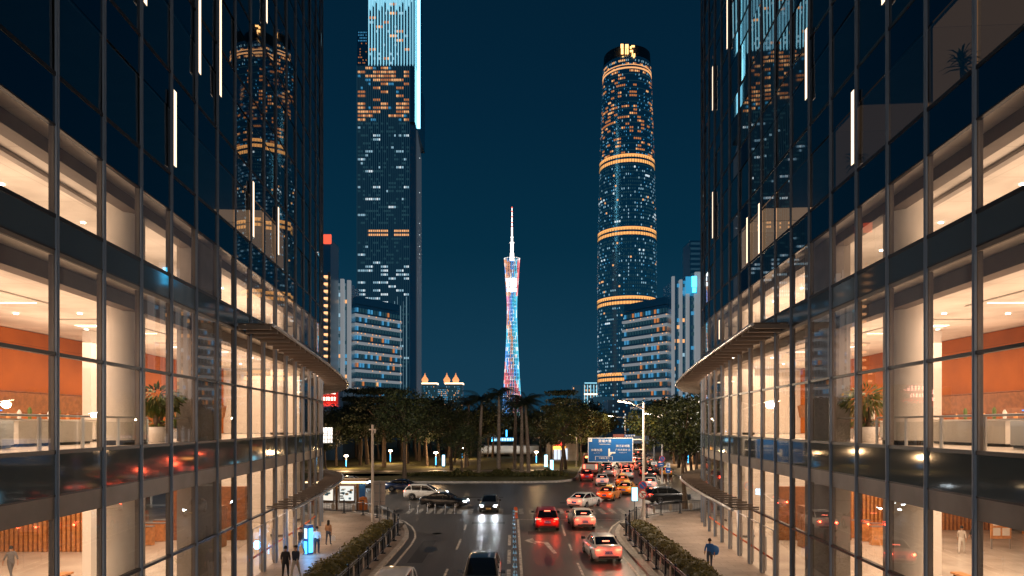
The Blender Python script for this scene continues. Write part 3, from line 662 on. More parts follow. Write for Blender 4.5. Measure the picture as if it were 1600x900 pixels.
for i in range(15): m = MB(); m.box((tx(578) + (tx(643) - tx(578)) * i / 14, Y + .2, (tz(14 - 6 * (i % 3)) + 465) / 2), (.8, .8, 465 - tz(14 - 6 * (i % 3)))); m.build('light_fin', 'fin_cyan', t)
for i in range(6): m = MB(); m.box((tx(612) + i * 2.6, Y - .5, 60), (.3, .6, 105 + 8 * (i % 3))); m.build('light_fin', 'fin_soft', t)
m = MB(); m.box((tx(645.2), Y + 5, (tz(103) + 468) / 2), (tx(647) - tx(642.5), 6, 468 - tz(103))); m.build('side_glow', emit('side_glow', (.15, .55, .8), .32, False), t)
m = MB(); m.box((tx(650.6), Y + 14, (tz(189) + 470) / 2), (2.6, 3, 470 - tz(189))); m.build('edge_light', 'edge_cyan', t)
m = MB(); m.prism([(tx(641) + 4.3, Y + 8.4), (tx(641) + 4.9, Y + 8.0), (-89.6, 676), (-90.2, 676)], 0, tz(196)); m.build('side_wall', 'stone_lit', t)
m = MB()
for i in range(40):
    z = 150 + i * 3.6; m.box((px(648 + rr.uniform(-2, 8), 640), 640.0, z), (.5, .5, .7))
m.build('beacon', 'win_white', t)
# --- round tapering tower on the right
t = thing('skyscraper', 'round tapering skyscraper on the right with golden bands and a glowing orange sign on top', 'skyscraper', (129.4, 771 + 34, 0)); Y = 771.; k_ = Y / 1067; cxr = tx(979.5)
def rad(z): return 34.4 - .8 * ((z - 170) / 170) ** 2 if z < 170 else 34.4 - 7.4 * ((z - 170) / 270) ** 1.55
prof = [(rad(z), z) for z in range(0, 425, 12)] + [(rad(428), 428)]
Cx, Cy = 135.3, 804.
m = MB(); m.lathe(prof, 56, (Cx, Cy, 0)); m.build('shaft', 'tower_glass_blue', t)
m = MB(); m.lathe([(rad(428), 428), (rad(430) - .6, 440.5), (rad(430) - 3, 441), (rad(430) - 3, 432)], 56, (Cx, Cy, 0)); m.build('parapet', mat('parapet', (.05, .06, .065), .6), t)
bz = [tz(v) for v in (247, 361.5, 470, 590)]
for z in bz:
    m = MB()
    for dz in (-3.4, 2.4):
        m.lathe([(rad(z) + .35, z + dz), (rad(z) + .35, z + dz + 3.3)], 64, (Cx, Cy, 0))
    m.build('golden_band', 'band_gold', t)
    m = MB()
    for i in range(64):
        a = 2 * math.pi * i / 64; m.box((Cx + (rad(z) + .5) * math.cos(a), Cy + (rad(z) + .5) * math.sin(a), z), (.5, .5, 8.5), a)
    m.build('band_rib', 'tower_glass', t)
m = MB(); nb = 84
fl = [z for z in (8 + 4.1 * i for i in range(102))]
crow = cells(21, 2); crow2 = cells(22, 5)
for r, z in enumerate(fl):
    if any(abs(z + 1.5 - b) < 5.6 for b in bz) or z > 424: continue
    row = random.Random(r * 13 + 1).random(); y = 663.5 - (z - CH) / k_
    for c in range(nb):
        a = 2 * math.pi * (c + .5) / nb
        if math.sin(a) > .25: continue
        v = random.Random(c * 733 + r * 29).random(); g = crow(c, r); g2 = crow2(c, r)
        k = None
        if y < 92: k = 1 if g < .25 else (3 if v < .4 else None)
        elif y < 240: k = (2 if v < .75 else 1) if g < .30 and (y < 205 or 210 < y) and g2 < .75 else (4 if v < .20 else 3 if v < .26 else None)
        else:
            p = .10 + (.5 if row > .90 else 0)
            k = 5 if g2 < p * .45 and v < .55 else (3 if v < .15 else 4 if v < .21 else 1 if v < .225 else 0 if v > .5 else None)
        if k is None: continue
        da = 2 * math.pi / nb * (.34 if k in (1, 2, 5) else .17); rr_ = rad(z) + .3; h = 1.9 if k != 4 else 1.3
        A = (Cx + rr_ * math.cos(a - da), Cy + rr_ * math.sin(a - da)); Bq = (Cx + rr_ * math.cos(a + da), Cy + rr_ * math.sin(a + da))
        rt = rad(z + h) + .3
        m.quad((*A, z), (*Bq, z), (*Bq, z + h), (*A, z + h), k)
o = m.build('lit_windows', WM, t); o['kind'] = 'stuff'
m = MB()
for z in range(12, 424, 8): m.lathe([(rad(z) + .22, z + 2.9), (rad(z) + .22, z + 3.5)], 48, (Cx, Cy, 0))
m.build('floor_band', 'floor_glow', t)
m = MB(); m.lathe([(rad(414) + .4, 413.5), (rad(414) + .4, 415)], 64, (Cx, Cy, 0)); m.lathe([(rad(418) + .3, 417.5), (rad(418) + .3, 418.3)], 64, (Cx, Cy, 0)); m.build('crown_band', 'win_warm', t)
# the sign reads as three broken glyphs in the photograph
sy_ = Cy - rad(425) - .8
def glyph(parts): 
    for (x0, z0, x1, z1) in parts: gm = MB(); gm.box(((x0 + x1) / 2, sy_, (z0 + z1) / 2), (x1 - x0, .8, z1 - z0)); gm.build('sign_stroke', 'sign_orange', t)
X0 = tx(971.5); Zb = tz(81); U = k_ / 15
glyph([(X0, Zb, X0 + 2.6, Zb + 6), (X0 - .4, Zb + 6.7, X0 + 2.6, Zb + 11.4)])
X0 = tx(978); glyph([(X0, Zb, X0 + 1.2, Zb + 6), (X0 + 2, Zb, X0 + 3.6, Zb + 6), (X0, Zb + 6.7, X0 + 3.6, Zb + 11)])
X0 = tx(985.5); glyph([(X0, Zb + 6.4, X0 + 1.8, Zb + 8.6), (X0 + 1.6, Zb + 8, X0 + 5.2, Zb + 9.8), (X0, Zb + 2.4, X0 + 3.4, Zb + 4.6), (X0 + 2.2, Zb - 1.6, X0 + 3.4, Zb + 1.6), (X0 + 4.2, Zb - 3, X0 + 5.8, Zb + .6)])
# --- slender twisted television tower
Yc = 1869.; kc = Yc / 1067
t = thing('television_tower', 'slender twisted lattice television tower lit in rainbow colours with a white mast', 'tower', (0, Yc, 0))
def cr(z): # elliptic hyperboloid radius
    zs = ((0, 27), (70, 25.0), (150, 20.2), (230, 16), (300, 13.6), (345, 13.8), (400, 17.4), (460, 21.2))
    for (a, b), (c, d) in zip(zs, zs[1:]):
        if a <= z <= c: return b + (d - b) * (z - a) / (c - a)
    return 21
LC = [('led_red', (1, .20, .22), 1.2), ('led_orange', (1, .42, .20), 1.1), ('led_blue', (.12, .40, 1), 1.3), ('led_cyan', (.12, .68, 1), 1.2), ('led_teal', (.15, .75, .70), .9), ('led_pink', (1, .40, .62), 1.1), ('led_white', (1, .95, .9), 1.6)]
for n_, c_, s_ in LC: emit(n_, c_, s_, False)
LN = [a for a, b, c in LC]
def lcol(u, z): # u: -1 left .. 1 right as seen from the street
    w = z / 460 + u * .16
    n = rr.random()
    if z > 350: k = 1 if u < -.15 else (2 if u < .2 else 3 if u < .7 else 0)
    elif w > .56: k = 5 if u < -.55 else 2 if u < .1 else 3
    elif w > .44: k = 1 if u < .25 else 3
    elif w > .34: k = 3 if u < -.3 else 1 if u < .2 else 2 if u < .6 else 3
    elif w > .22: k = 2 if u < -.5 else 5 if u < .3 else 0
    elif w > .10: k = 0 if u < -.4 else 1 if u < .3 else 4
    else: k = 2 if u < -.2 else 4 if n < .5 else 3
    if n < .13: k = 6
    elif n < .24: k = (k + 1) % 6
    return k
m = MB(); NZ = 46
for c in range(24):
    pts = []
    for i in range(NZ + 1):
        z = 460 * i / NZ; a = 2 * math.pi * c / 24 + 1.25 * z / 460; pts.append((cr(z) * math.cos(a), Yc + .82 * cr(z) * math.sin(a), z))
    for i in range(NZ):
        u = pts[i][0] / cr(pts[i][2]); m.tube([pts[i], pts[i + 1]], .5, 4, lcol(u, pts[i][2]), False, False)
for i in range(1, NZ):
    z = 460 * i / NZ; r_ = cr(z)
    for c in range(24):
        a0 = 2 * math.pi * c / 24; a1 = a0 + 2 * math.pi / 24
        m.tube([(r_ * math.cos(a0), Yc + .82 * r_ * math.sin(a0), z), (r_ * math.cos(a1), Yc + .82 * r_ * math.sin(a1), z + 2)], .38, 4, lcol(math.cos((a0 + a1) / 2), z), False, False)
m.build('lattice', LN, t)
m = MB(); m.lathe([(7, 0), (7, 455)], 16, (0, Yc, 0)); m.build('core', 'tower_glass_blue', t)
m = MB(); Zs = lambda v: CH + (663.5 - v) * kc
for i, (v0, v1, xs) in enumerate(((436, 442.5, ((-.9, -.2), (-.05, .75))), (443.5, 449.5, ((-.9, -.45), (-.3, .7))), (451, 457, ((-.85, -.4), (-.3, .75))))):
    for (a, b) in xs:
        z0, z1 = Zs(v1), Zs(v0); r_ = cr(z0) + .7
        q = [(r_ * x, Yc - .82 * r_ * math.sqrt(max(.02, 1 - x * x)) - .5) for x in [a + (b - a) * j / 6 for j in range(7)]]
        for (p0, p1) in zip(q, q[1:]): m.quad((*p0, z0), (*p1, z0), (*p1, z1), (*p0, z1))
m.build('screen_text', emit('screen_white', (.85, .95, 1), 3, False), t)
m = MB(); m.lathe([(6, 458), (5.2, 478), (4.2, 478.5), (4.2, 505), (5.8, 505.3), (5.8, 507), (2.6, 507.5), (2.6, 520), (3.6, 520.5), (3.6, 522), (2.0, 522.5), (2.0, 548), (1.5, 548), (1.2, 575), (.9, 575), (.7, 604)], 12, (0, Yc, 0)); m.build('mast', 'mast_white', t)
m = MB()
for z in (548, 560, 575, 590, 601): m.lathe([(1.9, z), (1.9, z + 3)], 8, (0, Yc, 0))
m.build('mast_beacon', 'red_soft', t)
m = MB()
for i in range(26): a = 2 * math.pi * i / 26; m.box((cr(460) * math.cos(a), Yc + .82 * cr(460) * math.sin(a), 462), (1.6, 1.6, 2.4))
m.build('crown_light', 'led_white', t)
# --- slab hotels either side
def slab_hotel(sx, label, lit, seed):
    t = thing('hotel_building', label, 'hotel', (sx * 69, 345, 0))
    A = (sx * 78.5, 330); Bp = (sx * 58.8, 358); ZT = 68.5
    bk = [(Bp[0] + sx * 16, Bp[1] + 12), (A[0] + sx * 16, A[1] + 12)]
    m = MB(); pl = [A, Bp] + bk; m.prism(pl if sx < 0 else pl[::-1], 0, ZT - 1.5); m.build('wall', 'tower_glass', t)
    u = Vector((Bp[0] - A[0], Bp[1] - A[1], 0)); L_ = u.length; u.normalize(); n = Vector((u.y, -u.x, 0)); n = n if n.y < 0 else -n
    an = math.atan2(u.y, u.x); nfl = 12
    for i in range(nfl):
        z = 12 + i * 4.5; c = Vector((*A, 0)) + u * L_ / 2 + n * .8; m = MB(); m.box((c.x, c.y, z), (L_, 1.6, 1.25), an); b = m.build('balcony_band', 'hotel_band_glow', t)
        m = MB()
        for q in range(14):
            if random.Random(seed + i * 41 + q).random() < .35: p = Vector((*A, 0)) + u * L_ * (q + .5) / 14 + n * 1.65; m.box((p.x, p.y, z + .35), (.5, .12, .5), an)
        if m.v: m.build('balcony_light', 'win_warm', b)
    rr2 = random.Random(seed)
    p0, uu = (A, u) if sx < 0 else (Bp, -u)
    for fl_ in range(nfl): m = MB(); wgrid(m, (p0[0], p0[1]), (uu.x, uu.y), L_, 12.6 + fl_ * 4.5, 17.1 + fl_ * 4.5, 18, 1, lambda c, r, z: (1 if rr2.random() < lit else 2) if rr2.random() < lit * (.7 if not (sx > 0 and 9 < c < 16) else 1.9) else (0 if rr2.random() < .8 else 4), .62, .46, .3); m.build('window_row', WM, t)
    m = MB(); c = Vector((*A, 0)) + u * L_ / 2; m.box((c.x - n.x * 3, c.y - n.y * 3, ZT + .6), (L_, 6, 3.6), an); m.build('roof_plant', 'tower_glass', t)
    return t
emit('hotel_band_glow', (.60, .64, .68), .33, False); MATS['hotel_band_glow'].node_tree.nodes['Principled BSDF'].inputs['Base Color'].default_value = (.5, .5, .5, 1)  # floodlight on the bands and piers is put in as their own glow
slab_hotel(-1, 'long slab hotel with white balcony bands left of the road, below the tallest tower', .11, 3)
slab_hotel(1, 'white-banded slab hotel right of the road, in front of the round tower', .12, 8)
def pier_tower(sx, label, us, topv, extra):
    Yt = 322.; t = thing('tower_block', label, 'tower block', (sx * 84, Yt + 8, 0)); x0, x1 = px(us[0][0], Yt), px(us[-1][1], Yt)
    m = MB(); m.box(((x0 + x1) / 2, Yt + 10, pz(topv + 6, Yt) / 2), (abs(x1 - x0), 18, pz(topv + 6, Yt))); m.build('wall', 'tower_glass_blue', t)
    for (a, b, v) in us:
        A, B_ = px(a, Yt), px(b, Yt); z = pz(v, Yt); m = MB(); m.box(((A + B_) / 2, Yt + .3, z / 2), (B_ - A, 1.8, z)); m.build('pier', 'hotel_band_glow', t)
    r2 = random.Random(17 + sx)
    wparts(t, (min(x0, x1), Yt + 1), (1, 0), abs(x1 - x0), 10, pz(topv + 8, Yt), 6, 20, lambda c, r, z: r2.choice((3, 1, 4)) if r2.random() < .22 else (0 if r2.random() < .5 else None), .6, .5, .3)
    return t
pier_tower(-1, 'pale pier-fronted tower block left of the road, attached to the left slab hotel', ((516, 528, 430), (532, 537.5, 436), (542.5, 548, 438)), 436, None)
tp = pier_tower(1, 'pale pier-fronted tower block right of the road with a glowing cyan sign', ((1050, 1054, 432), (1062, 1066, 437), (1073, 1077, 445), (1086, 1094, 425)), 432, None)
m = MB(); m.box((px(1084, 321), 320, pz(440, 320)), (2.2, .5, 5.0)); m.box((px(1084, 321), 320, pz(453, 320)), (1.6, .5, 2.2)); m.build('sign_panel', 'cyan_sign', tp)
m = MB(); m.box((px(1080, 321), 320.6, pz(445, 320)), (5.4, .3, 8)); m.build('sign_backing', 'cyan_soft', tp)
t = thing('tower_block', 'dark tower with a red-lit top and orange-lit landings beside the left slab hotel', 'tower block', (px(508, 300), 310, 0))
m = MB(); m.box((px(508, 300), 308, pz(372, 300) / 2), (4.2, 14, pz(372, 300))); m.build('wall', 'tower_glass', t); m = MB(); m.box((px(511, 300), 300.6, pz(373, 300)), (3.4, .6, 4)); m.build('red_crown', 'red_soft', t)
for i in range(17):
    m = MB(); m.box((px(509.5, 299), 299.6, pz(432 + 11.3 * i, 299)), (2.0, 1.4, .9)); m.build('landing', 'stair_orange', t)
m = MB(); m.box((px(513.6, 299), 299.4, pz(425, 299) / 2), (.7, 1.2, pz(425, 299))); m.build('edge_column', mat('edge_column', (.4, .25, .15), .6), t)
t = thing('tower_block', 'dark ribbed high-rise seen just beside the upper edge of the right glass tower', 'tower block', (px(1086, 420), 430, 0))
m = MB(); m.box((px(1088, 420), 430, pz(375, 420) / 2), (7, 18, pz(375, 420))); m.build('wall', 'tower_glass', t)
for i in range(12): m = MB(); m.box((px(1087, 420), 420.6, pz(380 + i * 8, 420)), (5.6, 1.2, 1.1)); m.build('floor_band', 'stone_blue_glow', t)
# --- far gilded towers and small far blocks
Yg = 1500.
def gilded(u0, u1, v, label, domes, mid=False):
    x0, x1 = px(u0, Yg), px(u1, Yg); z = pz(v, Yg); t = thing('apartment_tower', label, 'tower block', ((x0 + x1) / 2, Yg + 15, 0)); r2 = random.Random(int(u0))
    m = MB(); m.box(((x0 + x1) / 2, Yg + 15, z / 2), (x1 - x0, 30, z)); m.build('wall', 'far_wall_glow', t)
    wparts(t, (x0, Yg), (1, 0), x1 - x0, 30, z - 4, int((u1 - u0) * .8), 14, lambda c, r, zz: (r2.choice((3, 4, 4, 1)) if r2.random() < (.75 if mid else .16) else 0), .75, .5, .4)
    if not mid:
        m = MB(); m.box(((x0 + x1) / 2, Yg + 14, z + 1.2), (x1 - x0 + 3, 32, 3)); m.build('cornice', 'crown_white', t)
    for du in domes:
        X = px(du, Yg); m = MB(); m.lathe([(6.5, z + 2.8), (6.5, z + 8), (7.8, z + 8.2), (7.2, z + 11), (4.6, z + 15), (2.6, z + 17), (2.6, z + 19), (1.2, z + 20), (.3, z + 25)], 14, (X, Yg + 10, 0)); m.build('dome', 'crown_gold', t)
emit('far_wall_glow', (.05, .13, .18), .22, False)  # far walls glow weakly by themselves, light put into the material
gilded(657, 682, 600, 'far tower with a golden floodlit dome beside the tallest skyscraper', (663,))
gilded(696, 722.5, 600, 'far tower with two golden floodlit domes, behind the palms', (697.5, 711.5))
gilded(684, 699.5, 605, 'far block with bright cyan windows between the two golden-domed towers', (), True)
def fblock(u0, u1, v, Yb, label, m_, litf, seed):
    x0, x1 = px(u0, Yb), px(u1, Yb); z = pz(v, Yb); t = thing('far_block', label, 'building', ((x0 + x1) / 2, Yb + 10, 0)); r2 = random.Random(seed)
    m = MB(); m.box(((x0 + x1) / 2, Yb + 10, z / 2), (x1 - x0, 20, z)); m.build('wall', m_, t)
    wparts(t, (x0, Yb), (1, 0), x1 - x0, z * .25, z - 2, max(3, int((u1 - u0) / 2.2)), 9, lambda c, r, zz: r2.choice((3, 4, 5, 1)) if r2.random() < litf else None, .6, .5, .4)
    return t
fblock(895, 907, 602, 1100, 'far dim blue block left of the cyan-outlined block', 'stone_blue_glow', .03, 5)
f = fblock(913, 933, 599, 1000, 'far block outlined in cyan light beside the foot of the round tower', 'far_wall_glow', .6, 6)
m = MB()
for u in (913.5, 918, 923, 928, 932.5): m.box((px(u, 998), 998.5, pz(599, 998) * .72), (1.1, 1, pz(599, 998) * .5))
m.box((px(923, 998), 998, pz(598.5, 998)), (18, 1, 1.6)); m.build('outline_light', 'fin_cyan', f)
m = MB(); m.box((px(923, 996), 996, pz(616, 996)), (19, 1, 2)); m.build('podium_light', 'crown_white', f)
fblock(928, 958, 620, 420, 'low blue-grey podium in front of the round tower', 'stone_blue_glow', .06, 9)
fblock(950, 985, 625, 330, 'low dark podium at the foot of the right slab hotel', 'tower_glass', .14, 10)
# low dark block with the red neon sign, seen under the upper left canopy
t = thing('shop_block', 'low block with a bright red neon sign under the upper canopy of the left tower', 'building', (px(505, 150), 158, 0))
m = MB(); m.box((px(500, 150), 158, 8.2), (9, 12, 16.4)); m.build('wall', 'tower_glass', t)
m = MB(); m.box((px(510, 151), 151.6, 14.4), (4.6, .3, 3.4)); sgn = m.build('sign_panel', emit('neon_back', (1, .03, .02), .55, False), t)
m = MB(); gx = px(510, 151)
for row, (z0, h, n) in enumerate(((14.9, 1.0, 6), (13.5, .8, 7))):
    for c in range(n):
        x0 = gx - 2.1 + 4.2 * c / n; w = 4.2 / n * .78
        for k in range(3): m.box((x0 + w / 2, 151.3, z0 + h * (k + .3) / 3), (w * (.7 + .3 * rr.random()), .1, .13))
        m.box((x0 + w * (.2 + .6 * rr.random()), 151.3, z0 + h / 2), (.14, .1, h))
m.build('sign_stroke', 'neon_pink', sgn)
m = MB()
for i in range(60): m.box((px(508, 151) + rr.uniform(-2.6, 2.6), 151.5, 12.2 + rr.uniform(0, 1.0)), (.12, .1, .12))
m.build('sign_lamp', 'neon_red', t)
# ------------------------------------------------------------------ street furniture
def railing(sx, nm):
    pts = [(7.98, 31), (7.98, 33.3), (8.0, 35.6), (8.0, 37.9), (8.02, 40.2), (8.04, 42.5), (8.08, 44.8), (8.14, 47.1), (8.25, 49.4), (8.65, 51.9), (9.35, 54.3), (10.3, 56.6), (11.6, 58.7), (13.2, 60.5), (15.2, 61.8), (17.4, 62.6), (19.8, 63.1), (22.2, 63.5)]
    t = thing('pedestrian_railing', 'dark metal railing with oval medallions along the %s pavement kerb and round its corner' % nm, 'railing', (sx * 8, 45, .13))
    for i, (x, y) in enumerate(pts):
        m = MB(); m.box((sx * x, y, .70), (.1, .1, 1.14)); m.lathe([(.07, 0), (.075, .04), (.03, .1), (0, .11)], 8, (sx * x, y, 1.27)); m.box((sx * x, y, .16), (.36, .22, .06)); m.build('post', 'rail_dark', t)
        if i + 1 < len(pts):
            x1, y1 = pts[i + 1]; a = Vector((sx * x, y, 0)); b = Vector((sx * x1, y1, 0)); d = (b - a).normalized(); m = MB()
            p, q = a + d * .06, b - d * .06
            for z, r_ in ((1.2, .035), (1.08, .022), (.32, .03)): m.tube([(p.x, p.y, z), (q.x, q.y, z)], r_, 6)
            L_ = (q - p).length
            for k in range(1, 12):
                c = p + d * L_ * k / 12
                if k not in (5, 6, 7): m.tube([(c.x, c.y, .32), (c.x, c.y, 1.08)], .012, 5)
            pn = m.build('rail_panel', 'rail_dark', t); m = MB(); c = (p + q) / 2; an = math.atan2(d.y, d.x); M = Matrix.Rotation(an, 3, 'Z') @ Matrix.Rotation(R(90), 3, 'X')
            ring = []
            for k in range(16): A = 2 * math.pi * k / 16; ring.append(Vector((.19 * math.cos(A), .33 * math.sin(A), 0)))
            V = [M @ (v + Vector((0, 0, z))) + Vector((c.x, c.y, .7)) for z in (-.012, .012) for v in ring]
            m.add(V, [tuple(range(16))[::-1], tuple(range(16, 32))] + [(k, (k + 1) % 16, 16 + (k + 1) % 16, 16 + k) for k in range(16)]); m.build('medallion', 'medallion', pn)
mat('rail_dark', (.035, .045, .06), .35, .6); mat('medallion', (.32, .29, .25), .5, .4); mat('pole_white', (.58, .55, .52), .45, .1); mat('pole_grey', (.22, .23, .25), .45, .4)
railing(-1, 'left'); railing(1, 'right')
# divider down the middle of the road
t = thing('median_fence', 'low blue-grey divider fence with reflectors down the middle of the road', 'fence', (.15, 34, 0))
for i in range(15):
    y = 31.5 + i * 1.9; m = MB(); m.lathe([(.16, 0), (.15, .05), (.045, .08), (.045, .95), (.02, .99)], 8, (.16, y, 0)); m.build('post', 'rail_dark', t)
    m = MB(); m.box((.16, y - .02, .8), (.2, .03, .09)); m.box((.16, y - .02, .55), (.16, .03, .07)); m.build('reflector', emit('reflector', (.35, .75, 1), .35, False), t)  # glint of the reflectors is put in as a faint glow
    if i < 14: m = MB(); [m.tube([(.16, y, z), (.16, y + 1.9, z)], .022, 6) for z in (.82, .36)]; m.build('rail', 'rail_dark', t)
o = thing('marker_post', 'orange marker post at the head of the road divider', 'marker post', (.32, 59.6, 0)); m = MB(); m.lathe([(.24, 0), (.22, .06), (.17, .1), (.17, .85), (.1, .95), (0, .96)], 12, (.32, 59.6, 0)); m.build('body', mat('orange_plastic', (.7, .12, .03), .45), o); m = MB(); m.lathe([(.174, .5), (.174, .65)], 12, (.32, 59.6, 0)); m.build('reflective_band', 'white_gloss', o)
# slim bollards at the left crossing
for i, (u, v) in enumerate(((640, 799), (653, 802), (668, 801), (680, 802), (696, 803), (711, 803))):
    Y = 1067 * CH / (v - 663.5); m = MB(); m.lathe([(.12, 0), (.1, .04), (.05, .06), (.05, .85), (0, .88)], 10, (0, 0, 0)); m.lathe([(.054, .6), (.054, .72)], 10, (0, 0, 0), 1)
    o = m.build('bollard', ['pole_grey', 'white_gloss']); o.location = (px(u, Y), Y, 0.005); tag(o, '%s slim bollard from the left in the row before the black saloon' % ('first', 'second', 'third', 'fourth', 'fifth', 'last')[i], 'bollard', 'bollards at the left crossing')
# street lamps -------------------------------------------------------------
def street_lamp(label, x, y, base, h, arm, lit=True, energy=900, dirx=-1, loc=None, colr=(1, .74, .48), m_='lamp_warm', dy=0.):
    t = thing('street_lamp', label, 'street lamp', (x, y, base)); m = MB()
    m.tube([(x, y, base), (x, y, base + h * .45), (x, y, base + h)], [.14, .115, .085], 12); m.lathe([(.2, 0), (.2, .25), (.15, .3)], 12, (x, y, base)); m.build('pole', 'pole_white', t)
    m = MB(); ax = x + dirx * arm; zz = base + h
    m.tube([(x, y, zz - .65), (x + dirx * arm * .5, y + dy * .5, zz - .33), (ax, y + dy, zz - .08)], .05, 8); m.tube([(x, y, zz - .02), (x + dirx * arm * .45, y + dy * .45, zz - .3)], .03, 6); m.build('arm', 'pole_white', t)
    m = MB(); m.box((ax + dirx * .45, y + dy, zz + .0), (1.1, .32, .12), M=Matrix.Rotation(dirx * -R(9), 3, 'Y')); hd = m.build('lamp_head', 'pole_white', t)
    m = MB(); m.box((ax + dirx * .47, y + dy, zz - .075), (1.0, .27, .03), M=Matrix.Rotation(dirx * -R(9), 3, 'Y')); m.build('lens', m_ if lit else 'white_gloss', hd)
    if lit: lamp('POINT', 'street_lamp_light', (ax + dirx * .5, y + dy, zz - .35), energy * LS, colr, .3)
    return t
LS = 1.0
MAIN = street_lamp('tall pale street lamp with one lit arm, carrying the blue direction sign', px(1005.6, 56.8), 56.8, .13, 9.9, 1.4, True, 2600, dy=-1.5)
street_lamp('street lamp beyond the junction beside the small round traffic signs', px(1034.5, 92), 92, .14, 9.5, 1.4, True, 1900, m_='lamp_white', colr=(1, .8, .58))
street_lamp('farthest visible street lamp, rising behind the blue direction sign', px(977, 185), 185, .1, 10.4, 3.6, True, 4500, m_='lamp_white')
for (x, y, d, e) in ((12.2, 129, -1, 5200), (33, 140, -1, 4500)):
    street_lamp('street lamp standing among trees off the junction at %d metres' % y if False else ('street lamp behind the bus shelter, left of the junction' if x < 0 else 'street lamp among the trees left of the queue of cars' if x < 20 else 'street lamp among the trees right of the queue of cars'), x, y, .15, 9.3, 1.6, True, e, d)
for (x, y, d, e, nm) in ((-9.1, -13, 1, 4600, 'left pavement beside the footbridge'), (9.1, -13, -1, 4600, 'right pavement beside the footbridge'), (-26, 70, 1, 9000, 'corner beyond the left tower'), (27, 71, -1, 9000, 'corner beyond the right tower')):  # out-of-view lamps added to brighten the road and the junction
    street_lamp('unseen street lamp added on the %s' % nm, x, y, .13, 10.6, 2.4, True, e, d, colr=(1, .86, .72))
# direction sign on the lamp pole
Yp = 56.8; sgn = thing('direction_sign', 'large blue road direction sign on the lamp pole, white arrow and lettering', 'road sign', (px(953, Yp), Yp - .3, 6.05)); L0 = sgn.location.copy()
X0, X1, Zb, Zt = px(918, Yp), px(988, Yp), pz(722, Yp), pz(684, Yp)
mat('sign_blue', (.008, .115, .42), .4); mat('sign_white', (.8, .82, .85), .45); mat('sign_red', (.6, .03, .03), .4)
emit('sign_blue_lit', (.008, .10, .36), .55, False); MATS['sign_blue_lit'].node_tree.nodes['Principled BSDF'].inputs['Base Color'].default_value = (.012, .12, .42, 1)
m = MB(); m.box(((X0 + X1) / 2, Yp - .3, (Zb + Zt) / 2), (X1 - X0, .06, Zt - Zb)); m.build('panel', 'sign_blue', sgn)
m = MB(); yb = Yp - .336
for (a, b, c, d) in ((X0, Zb, X1, Zb + .05), (X0, Zt - .05, X1, Zt), (X0, Zb + .05, X0 + .05, Zt - .05), (X1 - .05, Zb + .05, X1, Zt - .05)): m.box(((a + c) / 2, yb, (b + d) / 2), (c - a, .012, d - b))
m.build('border', 'sign_white', sgn)
W_, H_ = X1 - X0, Zt - Zb
def sp_(fx, fz): return (X0 + fx * W_ - L0.x, -.038, Zb + fz * H_ - L0.z)
text('黄埔大道', .27, 'lettering', 'sign_white', sgn, sp_(.375, .86)); text('HUANGPU AVENUE', .105, 'lettering', 'sign_white', sgn, sp_(.375, .735))
text('体育东路', .23, 'lettering', 'sign_white', sgn, sp_(.195, .49)); text('Tiyu East Rd', .10, 'lettering', 'sign_white', sgn, sp_(.195, .375))
text('珠江新城路', .23, 'lettering', 'sign_white', sgn, sp_(.775, .66)); text('广州大道中 北', .20, 'lettering', 'sign_white', sgn, sp_(.775, .50)); text('Guangzhou Ave', .10, 'lettering', 'sign_white', sgn, sp_(.775, .395))
text('华夏路 直行', .17, 'lettering', 'sign_white', sgn, sp_(.36, .165))
m = MB()
for (a, b, c, d) in ((.455, .24, .49, .56), (.49, .36, .61, .42), (.16, .235, .55, .245), (.16, .09, .17, .245), (.54, .09, .55, .245), (.445, .03, .465, .09)):
    m.box((X0 + (a + c) / 2 * W_, yb, Zb + (b + d) / 2 * H_), ((c - a) * W_, .014, (d - b) * H_))
m.add([(X0 + .49 * W_, yb - .006, Zb + .28 * H_), (X0 + .49 * W_, yb - .006, Zb + .37 * H_), (X0 + .545 * W_, yb - .006, Zb + .37 * H_)], ((0, 2, 1),)); m.build('arrow', 'sign_white', sgn)
m = MB(); m.box((X0 + .05 * W_, yb - .004, Zb + .91 * H_), (.3, .02, .3)); pl = m.build('corner_plate', 'sign_white', sgn); text('P', .2, 'lettering', 'sign_blue', pl, (X0 + .05 * W_ - L0.x, -.051, Zb + .91 * H_ - L0.z))
m = MB(); xp = px(1005.6, Yp)
for z in (Zb + 1.02, Zt - .16): m.tube([(X0 + 1.6, Yp - .2, z), (xp, Yp, z)], .06, 8)
m.build('bracket', 'pole_white', sgn)
